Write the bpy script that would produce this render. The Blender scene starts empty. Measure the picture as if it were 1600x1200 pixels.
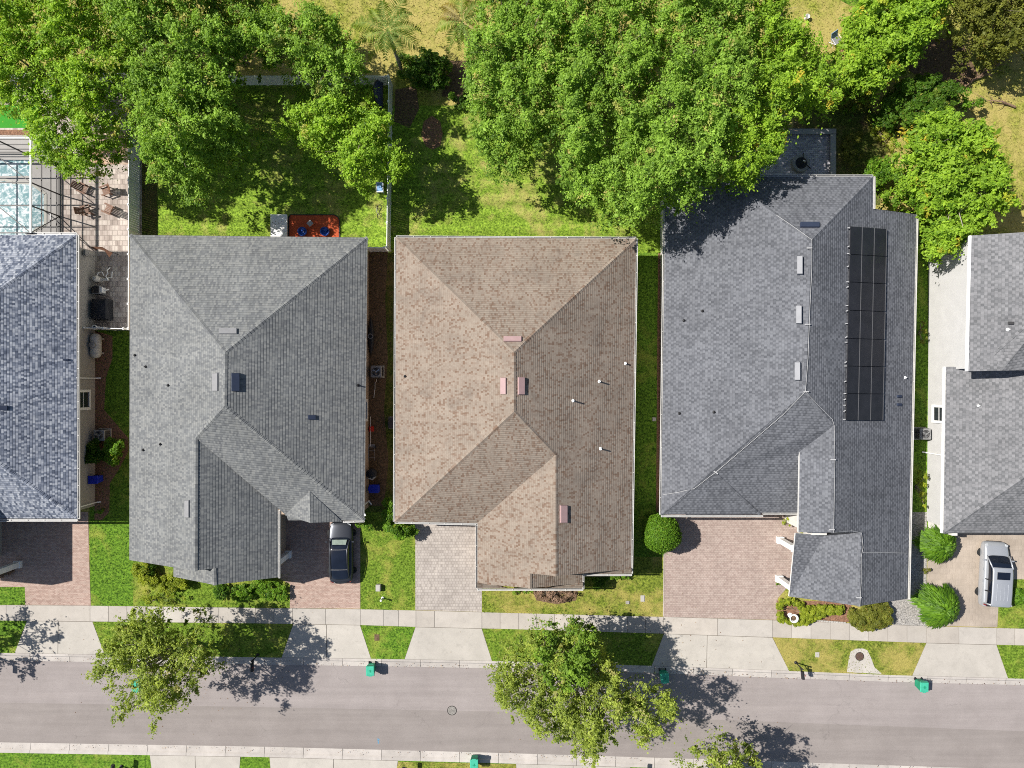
import bpy, bmesh, math, random
import numpy as np
from mathutils import Vector, Matrix

S = bpy.context.scene
COL = S.collection
H = 55.0            # drone height (m)
PX = 20.0           # photo pixels per metre on the ground
EX = 0.48

# ------------------------------------------------------------------ camera, sky, sun, exposure
cam = bpy.data.cameras.new('camera')
cam.sensor_width = 36.0
cam.lens = 36.0 * H / (1600.0 / PX)
cam.clip_end = 2000.0
camo = bpy.data.objects.new('camera', cam)
camo.location = (0, 0, H)
camo.rotation_euler = (0, 0, 0)
COL.objects.link(camo)
S.camera = camo
S.render.resolution_x, S.render.resolution_y = 1024, 768

SUN_D = Vector((0.88, -0.26, -1.0)).normalized()
EL = math.asin(-SUN_D.z)
w = bpy.data.worlds.new('World')
S.world = w
w.use_nodes = True
nt = w.node_tree
sky = nt.nodes.new('ShaderNodeTexSky')
sky.sky_type = 'NISHITA'
sky.sun_disc = False
sky.sun_elevation = EL
sky.sun_rotation = math.atan2(-SUN_D.x, -SUN_D.y)
bg = nt.nodes['Background']
bg.inputs[1].default_value = 0.066
nt.links.new(sky.outputs[0], bg.inputs[0])
sun = bpy.data.lights.new('sun', 'SUN')
sun.energy = 5.0
sun.angle = math.radians(0.5)
sun.color = (1.0, 0.955, 0.89)
suno = bpy.data.objects.new('sun', sun)
suno.rotation_euler = SUN_D.to_track_quat('-Z', 'Y').to_euler()
suno.location = (-40, 12, 60)
COL.objects.link(suno)
vs = S.view_settings
vs.view_transform = 'Standard'
vs.look = 'None'
vs.gamma = 1.0
vs.exposure = EX
S.render.engine = 'CYCLES'
S.cycles.pixel_filter_type = 'BLACKMAN_HARRIS'
S.cycles.filter_width = 1.0
S.cycles.use_denoising = False
S.cycles.sample_clamp_indirect = 4.0
S.cycles.max_bounces = 6
S.cycles.transparent_max_bounces = 6
S.cycles.transmission_bounces = 3

# ------------------------------------------------------------------ helpers
def P(px, py, z=0.0):
    k = (1 - z / H) / PX
    return Vector(((px - 800) * k, (600 - py) * k, z))

def G(gx, gy, z=0.0):            # plan coordinates in photo pixels from the nadir, y down
    return Vector((gx / PX, -gy / PX, z))

def lin(r, g, b):
    f = lambda c: (c / 255 / 12.92) if c / 255 <= .04045 else ((c / 255 + .055) / 1.055) ** 2.4
    return (f(r), f(g), f(b), 1.0)

def tag(o, label=None, cat=None, group=None, kind=None):
    if label: o['label'] = label
    if cat: o['category'] = cat
    if group: o['group'] = group
    if kind: o['kind'] = kind
    return o

def thing(name, label, cat, loc=(0, 0, 0), rotz=0.0, group=None):
    o = bpy.data.objects.new(name, None)
    o.empty_display_size = .3
    COL.objects.link(o)
    o.location = loc
    o.rotation_euler = (0, 0, rotz)
    return tag(o, label, cat, group)

class MB:
    """collects shapes; build() links them as one mesh object"""
    def __init__(s):
        s.v, s.f, s.m = [], [], []
    def poly(s, pts, m=0):
        b = len(s.v)
        s.v += [tuple(p) for p in pts]
        s.f.append(list(range(b, b + len(pts)))); s.m.append(m)
    def mesh(s, v, f, m=0):
        b = len(s.v)
        s.v += [tuple(p) for p in v]
        for q in f:
            s.f.append([b + i for i in q]); s.m.append(m)
    def hexa(s, c8, m=0):
        s.mesh(c8, [(3, 2, 1, 0), (4, 5, 6, 7), (0, 1, 5, 4), (1, 2, 6, 5), (2, 3, 7, 6), (3, 0, 4, 7)], m)
    def box(s, c, d, rz=0.0, m=0, taper=1.0):
        x, y, z = d[0] / 2, d[1] / 2, d[2] / 2
        co, si = math.cos(rz), math.sin(rz)
        out = []
        for zz, t in ((-z, 1.0), (z, taper)):
            for (sx, sy) in ((-1, -1), (1, -1), (1, 1), (-1, 1)):
                a, b = sx * x * t, sy * y * t
                out.append((c[0] + a * co - b * si, c[1] + a * si + b * co, c[2] + zz))
        s.hexa(out, m)
    def prism(s, pts, z0, z1, m=0):
        n = len(pts)
        a = sum(pts[i][0] * pts[(i + 1) % n][1] - pts[(i + 1) % n][0] * pts[i][1] for i in range(n))
        if a < 0: pts = pts[::-1]
        v = [(p[0], p[1], z0) for p in pts] + [(p[0], p[1], z1) for p in pts]
        f = [list(range(n))[::-1], list(range(n, 2 * n))]
        f += [(i, (i + 1) % n, n + (i + 1) % n, n + i) for i in range(n)]
        s.mesh(v, f, m)
    def bar(s, a, b, w, h, m=0, up=Vector((0, 0, 1))):
        a, b = Vector(a), Vector(b)
        d = (b - a).normalized()
        sd = d.cross(up)
        if sd.length < 1e-4: sd = Vector((1, 0, 0))
        sd.normalize(); u = sd.cross(d)
        sd *= w / 2; u *= h / 2
        s.hexa([a - sd - u, a + sd - u, b + sd - u, b - sd - u, a - sd + u, a + sd + u, b + sd + u, b - sd + u], m)
    def tube(s, pts, rad, n=8, m=0, cap=True):
        pts = [Vector(p) for p in pts]
        if not hasattr(rad, '__len__'): rad = [rad] * len(pts)
        base = len(s.v)
        ref = Vector((0.31, 0.2, 0.93)).normalized()
        for i, p in enumerate(pts):
            d = (pts[min(i + 1, len(pts) - 1)] - pts[max(i - 1, 0)])
            d = d.normalized() if d.length > 1e-6 else Vector((0, 0, 1))
            r = ref if abs(d.dot(ref)) < .95 else Vector((1, 0, 0))
            a = d.cross(r).normalized(); b = d.cross(a)
            for k in range(n):
                t = 2 * math.pi * k / n
                s.v.append(tuple(p + (a * math.cos(t) + b * math.sin(t)) * rad[i]))
        for i in range(len(pts) - 1):
            for k in range(n):
                k2 = (k + 1) % n
                s.f.append([base + i * n + k, base + i * n + k2, base + (i + 1) * n + k2, base + (i + 1) * n + k]); s.m.append(m)
        if cap:
            s.f.append([base + k for k in range(n)][::-1]); s.m.append(m)
            e = base + (len(pts) - 1) * n
            s.f.append([e + k for k in range(n)]); s.m.append(m)
    def lathe(s, c, prof, n=20, m=0):
        base = len(s.v)
        for r, z in prof:
            for k in range(n):
                t = 2 * math.pi * k / n
                s.v.append((c[0] + r * math.cos(t), c[1] + r * math.sin(t), c[2] + z))
        L_ = len(prof)
        for i in range(L_ - 1):
            for k in range(n):
                k2 = (k + 1) % n
                s.f.append([base + i * n + k, base + i * n + k2, base + (i + 1) * n + k2, base + (i + 1) * n + k]); s.m.append(m)
        s.f.append([base + k for k in range(n)][::-1]); s.m.append(m)
        if prof[-1][0] > .01:
            s.f.append([base + (L_ - 1) * n + k for k in range(n)]); s.m.append(m)
    def build(s, name, mats, parent=None, smooth=False, bevel=0.0):
        me = bpy.data.meshes.new(name)
        off = Vector((0, 0, 0))
        me.from_pydata(s.v, [], s.f)
        if not isinstance(mats, (list, tuple)): mats = [mats]
        for mt in mats: me.materials.append(mt)
        me.polygons.foreach_set('material_index', s.m)
        bm = bmesh.new(); bm.from_mesh(me)
        bmesh.ops.remove_doubles(bm, verts=bm.verts, dist=1e-5)
        bmesh.ops.recalc_face_normals(bm, faces=bm.faces)
        bm.to_mesh(me); bm.free()
        if smooth:
            me.polygons.foreach_set('use_smooth', [True] * len(me.polygons))
        o = bpy.data.objects.new(name, me)
        COL.objects.link(o)
        if parent is not None:
            o.parent = parent
        if bevel:
            md = o.modifiers.new('bevel', 'BEVEL'); md.width = bevel; md.segments = 2
            md.limit_method = 'ANGLE'; md.angle_limit = math.radians(40)
        return o

def flat(name, pts, mat, z, uvs=None):
    """a flat sheet facing up from plan points (world xy)"""
    me = bpy.data.meshes.new(name)
    n = len(pts)
    a = sum(pts[i][0] * pts[(i + 1) % n][1] - pts[(i + 1) % n][0] * pts[i][1] for i in range(n))
    if a < 0: pts = pts[::-1]
    me.from_pydata([(p[0], p[1], z) for p in pts], [], [list(range(n))])
    me.materials.append(mat)
    o = bpy.data.objects.new(name, me)
    COL.objects.link(o)
    return o

def sheet(name, pxs, mat, z=0.006):
    o = flat(name, [P(x, y) for x, y in pxs], mat, z)
    o['kind'] = 'structure'
    return o

def copy_tree(o, parent=None):
    c = o.copy(); COL.objects.link(c)
    if parent is not None: c.parent = parent
    for ch in list(o.children): copy_tree(ch, c)
    return c

def interp(tab, x):
    xs = [t[0] for t in tab]; ys = [t[1] for t in tab]
    if x < xs[0]: return ys[0] + (x - xs[0]) * (ys[1] - ys[0]) / (xs[1] - xs[0])
    if x > xs[-1]: return ys[-1] + (x - xs[-1]) * (ys[-1] - ys[-2]) / (xs[-1] - xs[-2])
    return float(np.interp(x, xs, ys))

# ------------------------------------------------------------------ materials
class N:
    def __init__(s, name):
        s.mat = bpy.data.materials.new(name); s.mat.use_nodes = True
        s.t = s.mat.node_tree; s.b = s.t.nodes['Principled BSDF']
        s.out = s.t.nodes['Material Output']
        s._pos = None
    def new(s, typ, **kw):
        n = s.t.nodes.new(typ)
        for k, v in kw.items(): setattr(n, k, v)
        return n
    def link(s, a, b): s.t.links.new(a, b)
    def pos(s):
        if s._pos is None: s._pos = s.new('ShaderNodeNewGeometry').outputs['Position']
        return s._pos
    def noise(s, scale, detail=3, rough=.6, vec=None, dist=0.0):
        n = s.new('ShaderNodeTexNoise')
        n.inputs['Scale'].default_value = scale; n.inputs['Detail'].default_value = detail
        n.inputs['Roughness'].default_value = rough; n.inputs['Distortion'].default_value = dist
        s.link(vec if vec is not None else s.pos(), n.inputs['Vector'])
        return n.outputs['Fac']
    def ramp(s, fac, stops, interp='LINEAR'):
        r = s.new('ShaderNodeValToRGB'); r.color_ramp.interpolation = interp
        e = r.color_ramp.elements
        while len(e) < len(stops): e.new(.5)
        for i, (p, c) in enumerate(stops):
            e[i].position = p
            e[i].color = c if hasattr(c, '__len__') else (c, c, c, 1)
        s.link(fac, r.inputs[0])
        return r.outputs[0]
    def mix(s, fac, a, b, blend='MIX'):
        m = s.new('ShaderNodeMix', data_type='RGBA', blend_type=blend)
        for sock, v in ((m.inputs[0], fac), (m.inputs[6], a), (m.inputs[7], b)):
            if isinstance(v, (int, float)): sock.default_value = v
            elif isinstance(v, tuple): sock.default_value = v
            else: s.link(v, sock)
        return m.outputs[2]
    def math(s, op, a, b=0.0, c=0.0):
        m = s.new('ShaderNodeMath', operation=op)
        for sock, v in zip(m.inputs, (a, b, c)):
            if isinstance(v, (int, float)): sock.default_value = v
            else: s.link(v, sock)
        return m.outputs[0]
    def bump(s, h, strength=.5, dist=.02):
        b = s.new('ShaderNodeBump'); b.inputs['Strength'].default_value = strength; b.inputs['Distance'].default_value = dist
        s.link(h, b.inputs['Height']); s.link(b.outputs[0], s.b.inputs['Normal'])
    def fin(s, col, rough=.85, spec=.3, metal=0.0):
        if isinstance(col, tuple): s.b.inputs['Base Color'].default_value = col
        else: s.link(col, s.b.inputs['Base Color'])
        s.b.inputs['Roughness'].default_value = rough
        s.b.inputs['Specular IOR Level'].default_value = spec
        s.b.inputs['Metallic'].default_value = metal
        return s.mat

def mulc(c, k): return (c[0] * k, c[1] * k, c[2] * k, 1)

def m_plain(name, col, rough=.6, var=.12, scale=3.0, spec=.3, metal=0.0, bump=0.0, bscale=60):
    n = N(name)
    f = n.noise(scale, 4)
    c = n.ramp(f, [(.3, mulc(col, 1 - var)), (.7, mulc(col, 1 + var))])
    if bump: n.bump(n.noise(bscale, 3), bump, .01)
    return n.fin(c, rough, spec, metal)

def m_grass(name, dark, light, dry, dryamt, seed=0.0, soil=None, mow=False):
    n = N(name)
    mp = n.new('ShaderNodeMapping'); mp.inputs['Location'].default_value = (seed * 7.3, seed * 3.1, 0)
    n.link(n.pos(), mp.inputs[0]); v = mp.outputs[0]
    fine = n.noise(6.0, 4, .7, v)
    c = n.ramp(fine, [(.38, mulc(dark, .8)), (.5, tuple(np.add(dark, light)[:3] / 2) + (1,)), (.6, light)])
    c = n.mix(1.0, c, n.ramp(n.noise(2.2, 4, .7, v), [(.3, .72), (.7, 1.22)]), 'MULTIPLY')
    med = n.noise(1.1, 4, .65, v, .4)
    big = n.noise(.22, 3, .6, v, .6)
    d = n.math('ADD', n.math('MULTIPLY', med, .55), n.math('MULTIPLY', big, .75))
    lo = .5 + (.5 - dryamt) * .35
    dm = n.ramp(n.math('MULTIPLY', d, .77), [(lo - .05, 0.0), (lo + .09, 1.0)])
    df = n.ramp(n.noise(14, 4, .7, v), [(.3, mulc(dry, .62)), (.7, mulc(dry, 1.25))])
    c = n.mix(n.math('MULTIPLY', dm, .85), c, df)
    if soil:
        sm = n.ramp(n.noise(.9, 5, .7, v, .8), [(.56, 0.0), (.66, 1.0)])
        c = n.mix(sm, c, soil)
    if mow:
        wv = n.new('ShaderNodeTexWave', wave_type='BANDS', bands_direction='Y'); wv.inputs['Scale'].default_value = .28
        wv.inputs['Distortion'].default_value = 1.2; wv.inputs['Detail'].default_value = 2; wv.inputs['Detail Scale'].default_value = .6
        n.link(v, wv.inputs['Vector'])
        c = n.mix(1.0, c, n.ramp(wv.outputs['Fac'], [(.2, .9), (.8, 1.1)]), 'MULTIPLY')
    n.bump(n.noise(22, 4, .8, v), 1.0, .05)
    return n.fin(c, .9, .12)

def m_shingle(name, pal, row=.19, tab=.24, bump=.9, stain=None, big=.1, line=.78, parity=0.0, spot=None):
    """pal: list of (position, colour) picked at random for each tab"""
    n = N(name)
    uv = n.new('ShaderNodeUVMap'); uv.uv_map = 'UVMap'
    sp = n.new('ShaderNodeSeparateXYZ'); n.link(uv.outputs[0], sp.inputs[0])
    u, v = sp.outputs[0], sp.outputs[1]
    vr = n.math('DIVIDE', v, row)
    r = n.math('FLOOR', vr)
    fr = n.math('FRACT', vr)
    w1 = n.new('ShaderNodeTexWhiteNoise', noise_dimensions='1D'); n.link(r, w1.inputs['W'])
    uu = n.math('ADD', n.math('DIVIDE', u, tab), n.math('MULTIPLY', w1.outputs['Value'], 7.0))
    cidx = n.math('FLOOR', uu)
    cb = n.new('ShaderNodeCombineXYZ'); n.link(cidx, cb.inputs[0]); n.link(r, cb.inputs[1])
    w2 = n.new('ShaderNodeTexWhiteNoise', noise_dimensions='2D'); n.link(cb.outputs[0], w2.inputs['Vector'])
    val = w2.outputs['Value']
    if parity:
        par = n.math('MODULO', n.math('ABSOLUTE', n.math('ADD', n.math('FLOOR', n.math('DIVIDE', u, tab)), r)), 2.0)
        val = n.math('ADD', n.math('MULTIPLY', val, 1 - parity), n.math('MULTIPLY', par, parity))
    c = n.ramp(val, pal, 'LINEAR')
    gran = n.ramp(n.noise(38, 3, .7), [(.25, .8), (.75, 1.2)])
    c = n.mix(1.0, c, gran, 'MULTIPLY')
    bigv = n.ramp(n.noise(.35, 4, .6), [(.3, 1 - big), (.7, 1 + big)])
    c = n.mix(1.0, c, bigv, 'MULTIPLY')
    mp = n.new('ShaderNodeMapping'); mp.inputs['Scale'].default_value = (1.6, .16, 1); n.link(uv.outputs[0], mp.inputs[0])
    c = n.mix(1.0, c, n.ramp(n.noise(1.0, 5, .65, mp.outputs[0], .3), [(.28, .9), (.72, 1.07)]), 'MULTIPLY')
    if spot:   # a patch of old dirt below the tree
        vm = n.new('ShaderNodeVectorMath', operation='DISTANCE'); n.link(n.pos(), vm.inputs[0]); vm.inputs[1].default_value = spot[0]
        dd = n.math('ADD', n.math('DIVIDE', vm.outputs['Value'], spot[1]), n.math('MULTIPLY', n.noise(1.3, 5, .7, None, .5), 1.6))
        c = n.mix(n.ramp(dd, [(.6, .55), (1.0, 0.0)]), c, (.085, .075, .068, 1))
    ln = n.ramp(fr, [(0.0, line), (.22, 1.0)])  # course line: dark granule band and butt-edge shadow, both put into the colour
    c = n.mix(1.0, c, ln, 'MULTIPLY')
    if stain:
        sm = n.ramp(n.noise(.55, 5, .7, None, .6), [(.52, 0.0), (.72, .55)])
        c = n.mix(sm, c, stain)
    # each course is a wedge: thick at the butt edge (low v), thin at the top
    saw = n.ramp(fr, [(0.0, 0.0), (.16, 1.0), (1.0, .35)])
    tabh = n.math('MULTIPLY', w2.outputs['Value'], .3)
    n.bump(n.math('ADD', saw, tabh), bump, .016)
    return n.fin(c, .93, .15)

def m_paver(name, pal, bw=.22, bh=.11, joint=.35, big=.1, ang=0.0):
    n = N(name)
    mp = n.new('ShaderNodeMapping'); mp.inputs['Rotation'].default_value = (0, 0, ang)
    n.link(n.pos(), mp.inputs[0])
    br = n.new('ShaderNodeTexBrick')
    n.link(mp.outputs[0], br.inputs['Vector'])
    br.inputs['Scale'].default_value = 1.0
    br.inputs['Brick Width'].default_value = bw; br.inputs['Row Height'].default_value = bh
    br.inputs['Mortar Size'].default_value = bh * .09; br.inputs['Mortar Smooth'].default_value = .3
    sp = n.new('ShaderNodeSeparateXYZ'); n.link(mp.outputs[0], sp.inputs[0])
    ry = n.math('FLOOR', n.math('DIVIDE', sp.outputs[1], bh))
    off = n.math('MULTIPLY', n.math('MODULO', n.math('ABSOLUTE', ry), 2.0), .5)
    rx = n.math('FLOOR', n.math('ADD', n.math('DIVIDE', sp.outputs[0], bw), off))
    cb = n.new('ShaderNodeCombineXYZ'); n.link(rx, cb.inputs[0]); n.link(ry, cb.inputs[1])
    wn = n.new('ShaderNodeTexWhiteNoise', noise_dimensions='2D'); n.link(cb.outputs[0], wn.inputs['Vector'])
    c = n.ramp(wn.outputs['Value'], pal)
    bg_ = n.ramp(n.noise(.5, 5, .65, None, .3), [(.3, 1 - big), (.7, 1 + big)])
    c = n.mix(1.0, c, bg_, 'MULTIPLY')
    c = n.mix(1.0, c, n.ramp(n.noise(30, 3), [(.3, .88), (.7, 1.1)]), 'MULTIPLY')
    c = n.mix(n.math('MULTIPLY', br.outputs['Fac'], joint), c, (.09, .075, .06, 1))
    n.bump(n.math('SUBTRACT', 1.0, br.outputs['Fac']), .5, .008)
    return n.fin(c, .9, .2)

def m_concrete(name, col, stain=.16, attr=False):
    n = N(name)
    c = n.ramp(n.noise(.7, 6, .68, None, .3), [(.28, mulc(col, 1 - stain)), (.72, mulc(col, 1 + stain * .6))])
    c = n.mix(1.0, c, n.ramp(n.noise(26, 3, .6), [(.3, .93), (.7, 1.06)]), 'MULTIPLY')
    c = n.mix(n.ramp(n.noise(1.6, 6, .78), [(.54, 0.0), (.72, .42)]), c, mulc(col, .55))
    c = n.mix(n.ramp(n.noise(7, 4, .7), [(.66, 0.0), (.74, .35)]), c, mulc(col, .45))
    if attr:
        a = n.new('ShaderNodeAttribute'); a.attribute_name = 'tint'
        c = n.mix(1.0, c, a.outputs['Color'], 'MULTIPLY')
    n.bump(n.noise(50, 3), .25, .006)
    return n.fin(c, .92, .2)

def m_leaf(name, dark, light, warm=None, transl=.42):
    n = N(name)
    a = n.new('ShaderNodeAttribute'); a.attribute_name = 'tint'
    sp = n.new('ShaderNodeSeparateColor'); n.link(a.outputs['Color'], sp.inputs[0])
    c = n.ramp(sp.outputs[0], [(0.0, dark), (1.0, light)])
    if warm:
        c = n.mix(sp.outputs[1], c, warm)
    n.link(c, n.b.inputs['Base Color'])
    n.b.inputs['Roughness'].default_value = .55
    n.b.inputs['Specular IOR Level'].default_value = .25
    tr = n.new('ShaderNodeBsdfTranslucent')
    tc = n.mix(1.0, c, (1.35, 1.25, .5, 1), 'MULTIPLY')
    n.link(tc, tr.inputs[0])
    mx = n.new('ShaderNodeMixShader'); mx.inputs[0].default_value = transl
    n.link(n.b.outputs[0], mx.inputs[1]); n.link(tr.outputs[0], mx.inputs[2])
    n.link(mx.outputs[0], n.out.inputs[0])
    return n.mat

def m_glass(name, col, rough=.06):
    n = N(name)
    f = n.noise(1.5, 2)
    return n.fin(n.ramp(f, [(.3, mulc(col, .8)), (.7, mulc(col, 1.2))]), rough, .8)

M = {}
M['white'] = m_plain('white_vinyl', (.8, .8, .78, 1), .5, .05)
M['gutter'] = m_plain('weathered_gutter', (.56, .55, .52, 1), .5, .14, 2)
M['trim'] = m_plain('white_trim', (.72, .71, .68, 1), .5, .06)
M['fence'] = m_plain('fence_vinyl', (.8, .81, .79, 1), .5, .05)
M['dark'] = m_plain('black_plastic', (.02, .02, .022, 1), .5, .2)
M['rubber'] = m_plain('tyre_rubber', (.022, .022, .022, 1), .8, .2)
M['chrome'] = m_plain('alloy', (.5, .51, .52, 1), .3, .08, metal=.9)
M['asphalt_n'] = None
M['mulch'] = m_plain('red_mulch', (.22, .12, .075, 1), .95, .55, 9, bump=1.0, bscale=25)
M['soil'] = m_plain('bare_soil', (.13, .085, .05, 1), .95, .5, 5, bump=1.0, bscale=25)
M['rock'] = m_plain('white_rock', (.3, .285, .265, 1), .9, .5, 9, bump=1.0, bscale=18)
M['bark'] = m_plain('bark', (.2, .165, .125, 1), .9, .35, 8, bump=.8, bscale=20)
M['palebark'] = m_plain('pale_bark', (.34, .3, .25, 1), .9, .3, 8, bump=.8, bscale=20)
M['twig'] = m_plain('dry_twig', (.23, .15, .1, 1), .9, .35, 12)
M['wood'] = m_plain('brown_wood', (.17, .085, .05, 1), .6, .3, 12)
M['grey_metal'] = m_plain('grey_metal', (.3, .3, .3, 1), .5, .12, 6, metal=.3)
M['dark_metal'] = m_plain('bronze_metal', (.045, .04, .038, 1), .5, .15, 6)
M['green_bin'] = m_plain('green_bin_plastic', (.012, .24, .13, 1), .5, .15, 6)
M['green_lid'] = m_plain('green_lid_plastic', (.05, .38, .25, 1), .5, .12, 6)
M['blue_bin'] = m_plain('blue_bin_plastic', (.012, .03, .42, 1), .45, .15, 6)
M['cable_grey'] = m_plain('weathered_white_cable', (.42, .42, .42, 1), .7, .15, 5)
M['glass'] = m_glass('window_glass', (.03, .035, .04, 1))
M['carglass'] = m_glass('car_glass', (.008, .011, .02, 1))
M['silver'] = m_plain('silver_paint', (.46, .48, .51, 1), .28, .03, 2, .5, .45)
M['grey_paint'] = m_plain('grey_car_paint', (.055, .06, .072, 1), .3, .04, 2, .6, .6)
M['red'] = m_plain('red_lens', (.25, .01, .01, 1), .3, .1)
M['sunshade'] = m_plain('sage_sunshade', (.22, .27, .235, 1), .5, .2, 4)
M['headl'] = m_plain('clear_lens', (.42, .44, .46, 1), .15, .05)
M['solar'] = m_plain('solar_cell', (.018, .018, .022, 1), .38, .25, 1.2, .35)
M['solar_edge'] = m_plain('solar_frame', (.12, .12, .125, 1), .5, .1)
M['vent_pink'] = m_plain('rose_vent_metal', (.36, .24, .235, 1), .6, .08)
M['vent_grey'] = m_plain('grey_vent_metal', (.22, .22, .225, 1), .6, .08)
M['vent_light'] = m_plain('light_vent_metal', (.27, .275, .29, 1), .6, .08)
M['vent_blue'] = m_plain('dark_blue_vent', (.03, .04, .07, 1), .5, .1)
M['stucco_grey'] = m_plain('greige_stucco', (.36, .345, .315, 1), .95, .06, 2, bump=.4)
M['stucco_tan'] = m_plain('tan_stucco', (.4, .31, .23, 1), .95, .06, 2, bump=.4)
M['stucco_red'] = m_plain('rust_stucco', (.36, .21, .15, 1), .95, .06, 2, bump=.4)
M['stucco_cream'] = m_plain('cream_stucco', (.62, .6, .56, 1), .95, .06, 2, bump=.4)
M['stucco_white'] = m_plain('white_stucco', (.52, .515, .505, 1), .95, .05, 1.2, bump=.4)
M['red_pad'] = m_plain('red_play_mat', (.46, .085, .03, 1), .85, .22, 6)
M['blue_plastic'] = m_plain('blue_plastic', (.02, .07, .32, 1), .35, .2, 7)
M['sky_plastic'] = m_plain('pale_blue_plastic', (.2, .36, .62, 1), .4, .15, 6)
M['tank'] = m_plain('weathered_white_tank', (.55, .53, .48, 1), .5, .3, 7)
M['terracotta'] = m_plain('rose_planter', (.3, .2, .2, 1), .8, .2, 6)

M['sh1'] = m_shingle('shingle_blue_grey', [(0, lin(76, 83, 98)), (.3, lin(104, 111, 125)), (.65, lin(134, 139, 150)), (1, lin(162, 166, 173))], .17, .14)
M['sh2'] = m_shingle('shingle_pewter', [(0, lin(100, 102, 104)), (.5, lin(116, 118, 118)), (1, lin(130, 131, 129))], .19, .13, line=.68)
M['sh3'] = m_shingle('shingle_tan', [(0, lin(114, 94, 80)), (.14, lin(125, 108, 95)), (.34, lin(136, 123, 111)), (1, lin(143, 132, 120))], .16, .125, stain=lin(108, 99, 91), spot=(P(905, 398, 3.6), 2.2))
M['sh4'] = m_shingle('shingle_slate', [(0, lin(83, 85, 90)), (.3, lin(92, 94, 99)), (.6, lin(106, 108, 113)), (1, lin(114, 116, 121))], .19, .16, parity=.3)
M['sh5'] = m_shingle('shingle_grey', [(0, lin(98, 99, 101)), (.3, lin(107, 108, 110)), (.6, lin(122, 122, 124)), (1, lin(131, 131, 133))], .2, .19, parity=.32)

DRY = (.42, .365, .12, 1)
M['g_field'] = m_grass('field_grass', (.13, .155, .02, 1), (.36, .38, .065, 1), (.47, .385, .13, 1), .64, 1.0)
M['g_back'] = m_grass('back_lawn', (.10, .18, .017, 1), (.28, .42, .045, 1), DRY, .37, 2.0, mow=True)
M['g_lush'] = m_grass('lush_lawn', (.05, .12, .012, 1), (.165, .30, .028, 1), (.30, .34, .06, 1), .28, 3.0)
M['g_mid'] = m_grass('front_lawn', (.07, .13, .012, 1), (.20, .305, .034, 1), (.36, .35, .075, 1), .37, 4.0)
M['g_dry'] = m_grass('dry_lawn', (.085, .125, .016, 1), (.24, .29, .04, 1), (.41, .34, .1, 1), .54, 5.0)
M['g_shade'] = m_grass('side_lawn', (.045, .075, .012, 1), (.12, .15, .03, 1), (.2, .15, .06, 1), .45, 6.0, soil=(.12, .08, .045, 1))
M['turf'] = m_plain('artificial_turf', (.04, .26, .02, 1), .9, .12, 12)

M['pav_pink'] = m_paver('pink_pavers', [(0, lin(158, 133, 122)), (.5, lin(170, 147, 135)), (1, lin(179, 158, 146))], .2, .1, .4)
M['pav_grey'] = m_paver('grey_pavers', [(0, lin(156, 148, 141)), (.5, lin(166, 158, 151)), (1, lin(176, 168, 160))], .22, .22, .32, .08)
M['pav_rose'] = m_paver('rose_pavers', [(0, lin(154, 136, 128)), (.5, lin(163, 146, 137)), (1, lin(171, 155, 146))], .22, .14, .36)
M['pav_tan'] = m_paver('tan_drive', [(0, lin(160, 148, 135)), (.5, lin(163, 151, 138)), (1, lin(166, 154, 141))], .45, .45, .04, .2)
M['pav_trav'] = m_paver('travertine', [(0, lin(150, 138, 130)), (.4, lin(172, 160, 152)), (1, lin(194, 184, 174))], .4, .4, .35, .12)
M['pav_warm'] = m_paver('warm_travertine', [(0, lin(160, 125, 100)), (.5, lin(184, 150, 125)), (1, lin(202, 182, 165))], .4, .4, .3, .12)
M['pav_slate'] = m_paver('slate_pavers', [(0, lin(160, 158, 166)), (.5, lin(178, 176, 182)), (1, lin(198, 195, 197))], .3, .15, .5)
M['deck'] = m_concrete('pool_deck', (.36, .345, .33, 1), .1)
M['walk'] = m_concrete('sidewalk_concrete', (.435, .405, .365, 1), .13, True)
M['kerb'] = m_concrete('kerb_concrete', (.45, .415, .385, 1), .2, True)
M['joint'] = m_plain('joint_dirt', (.12, .1, .08, 1), .95, .2)

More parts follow.
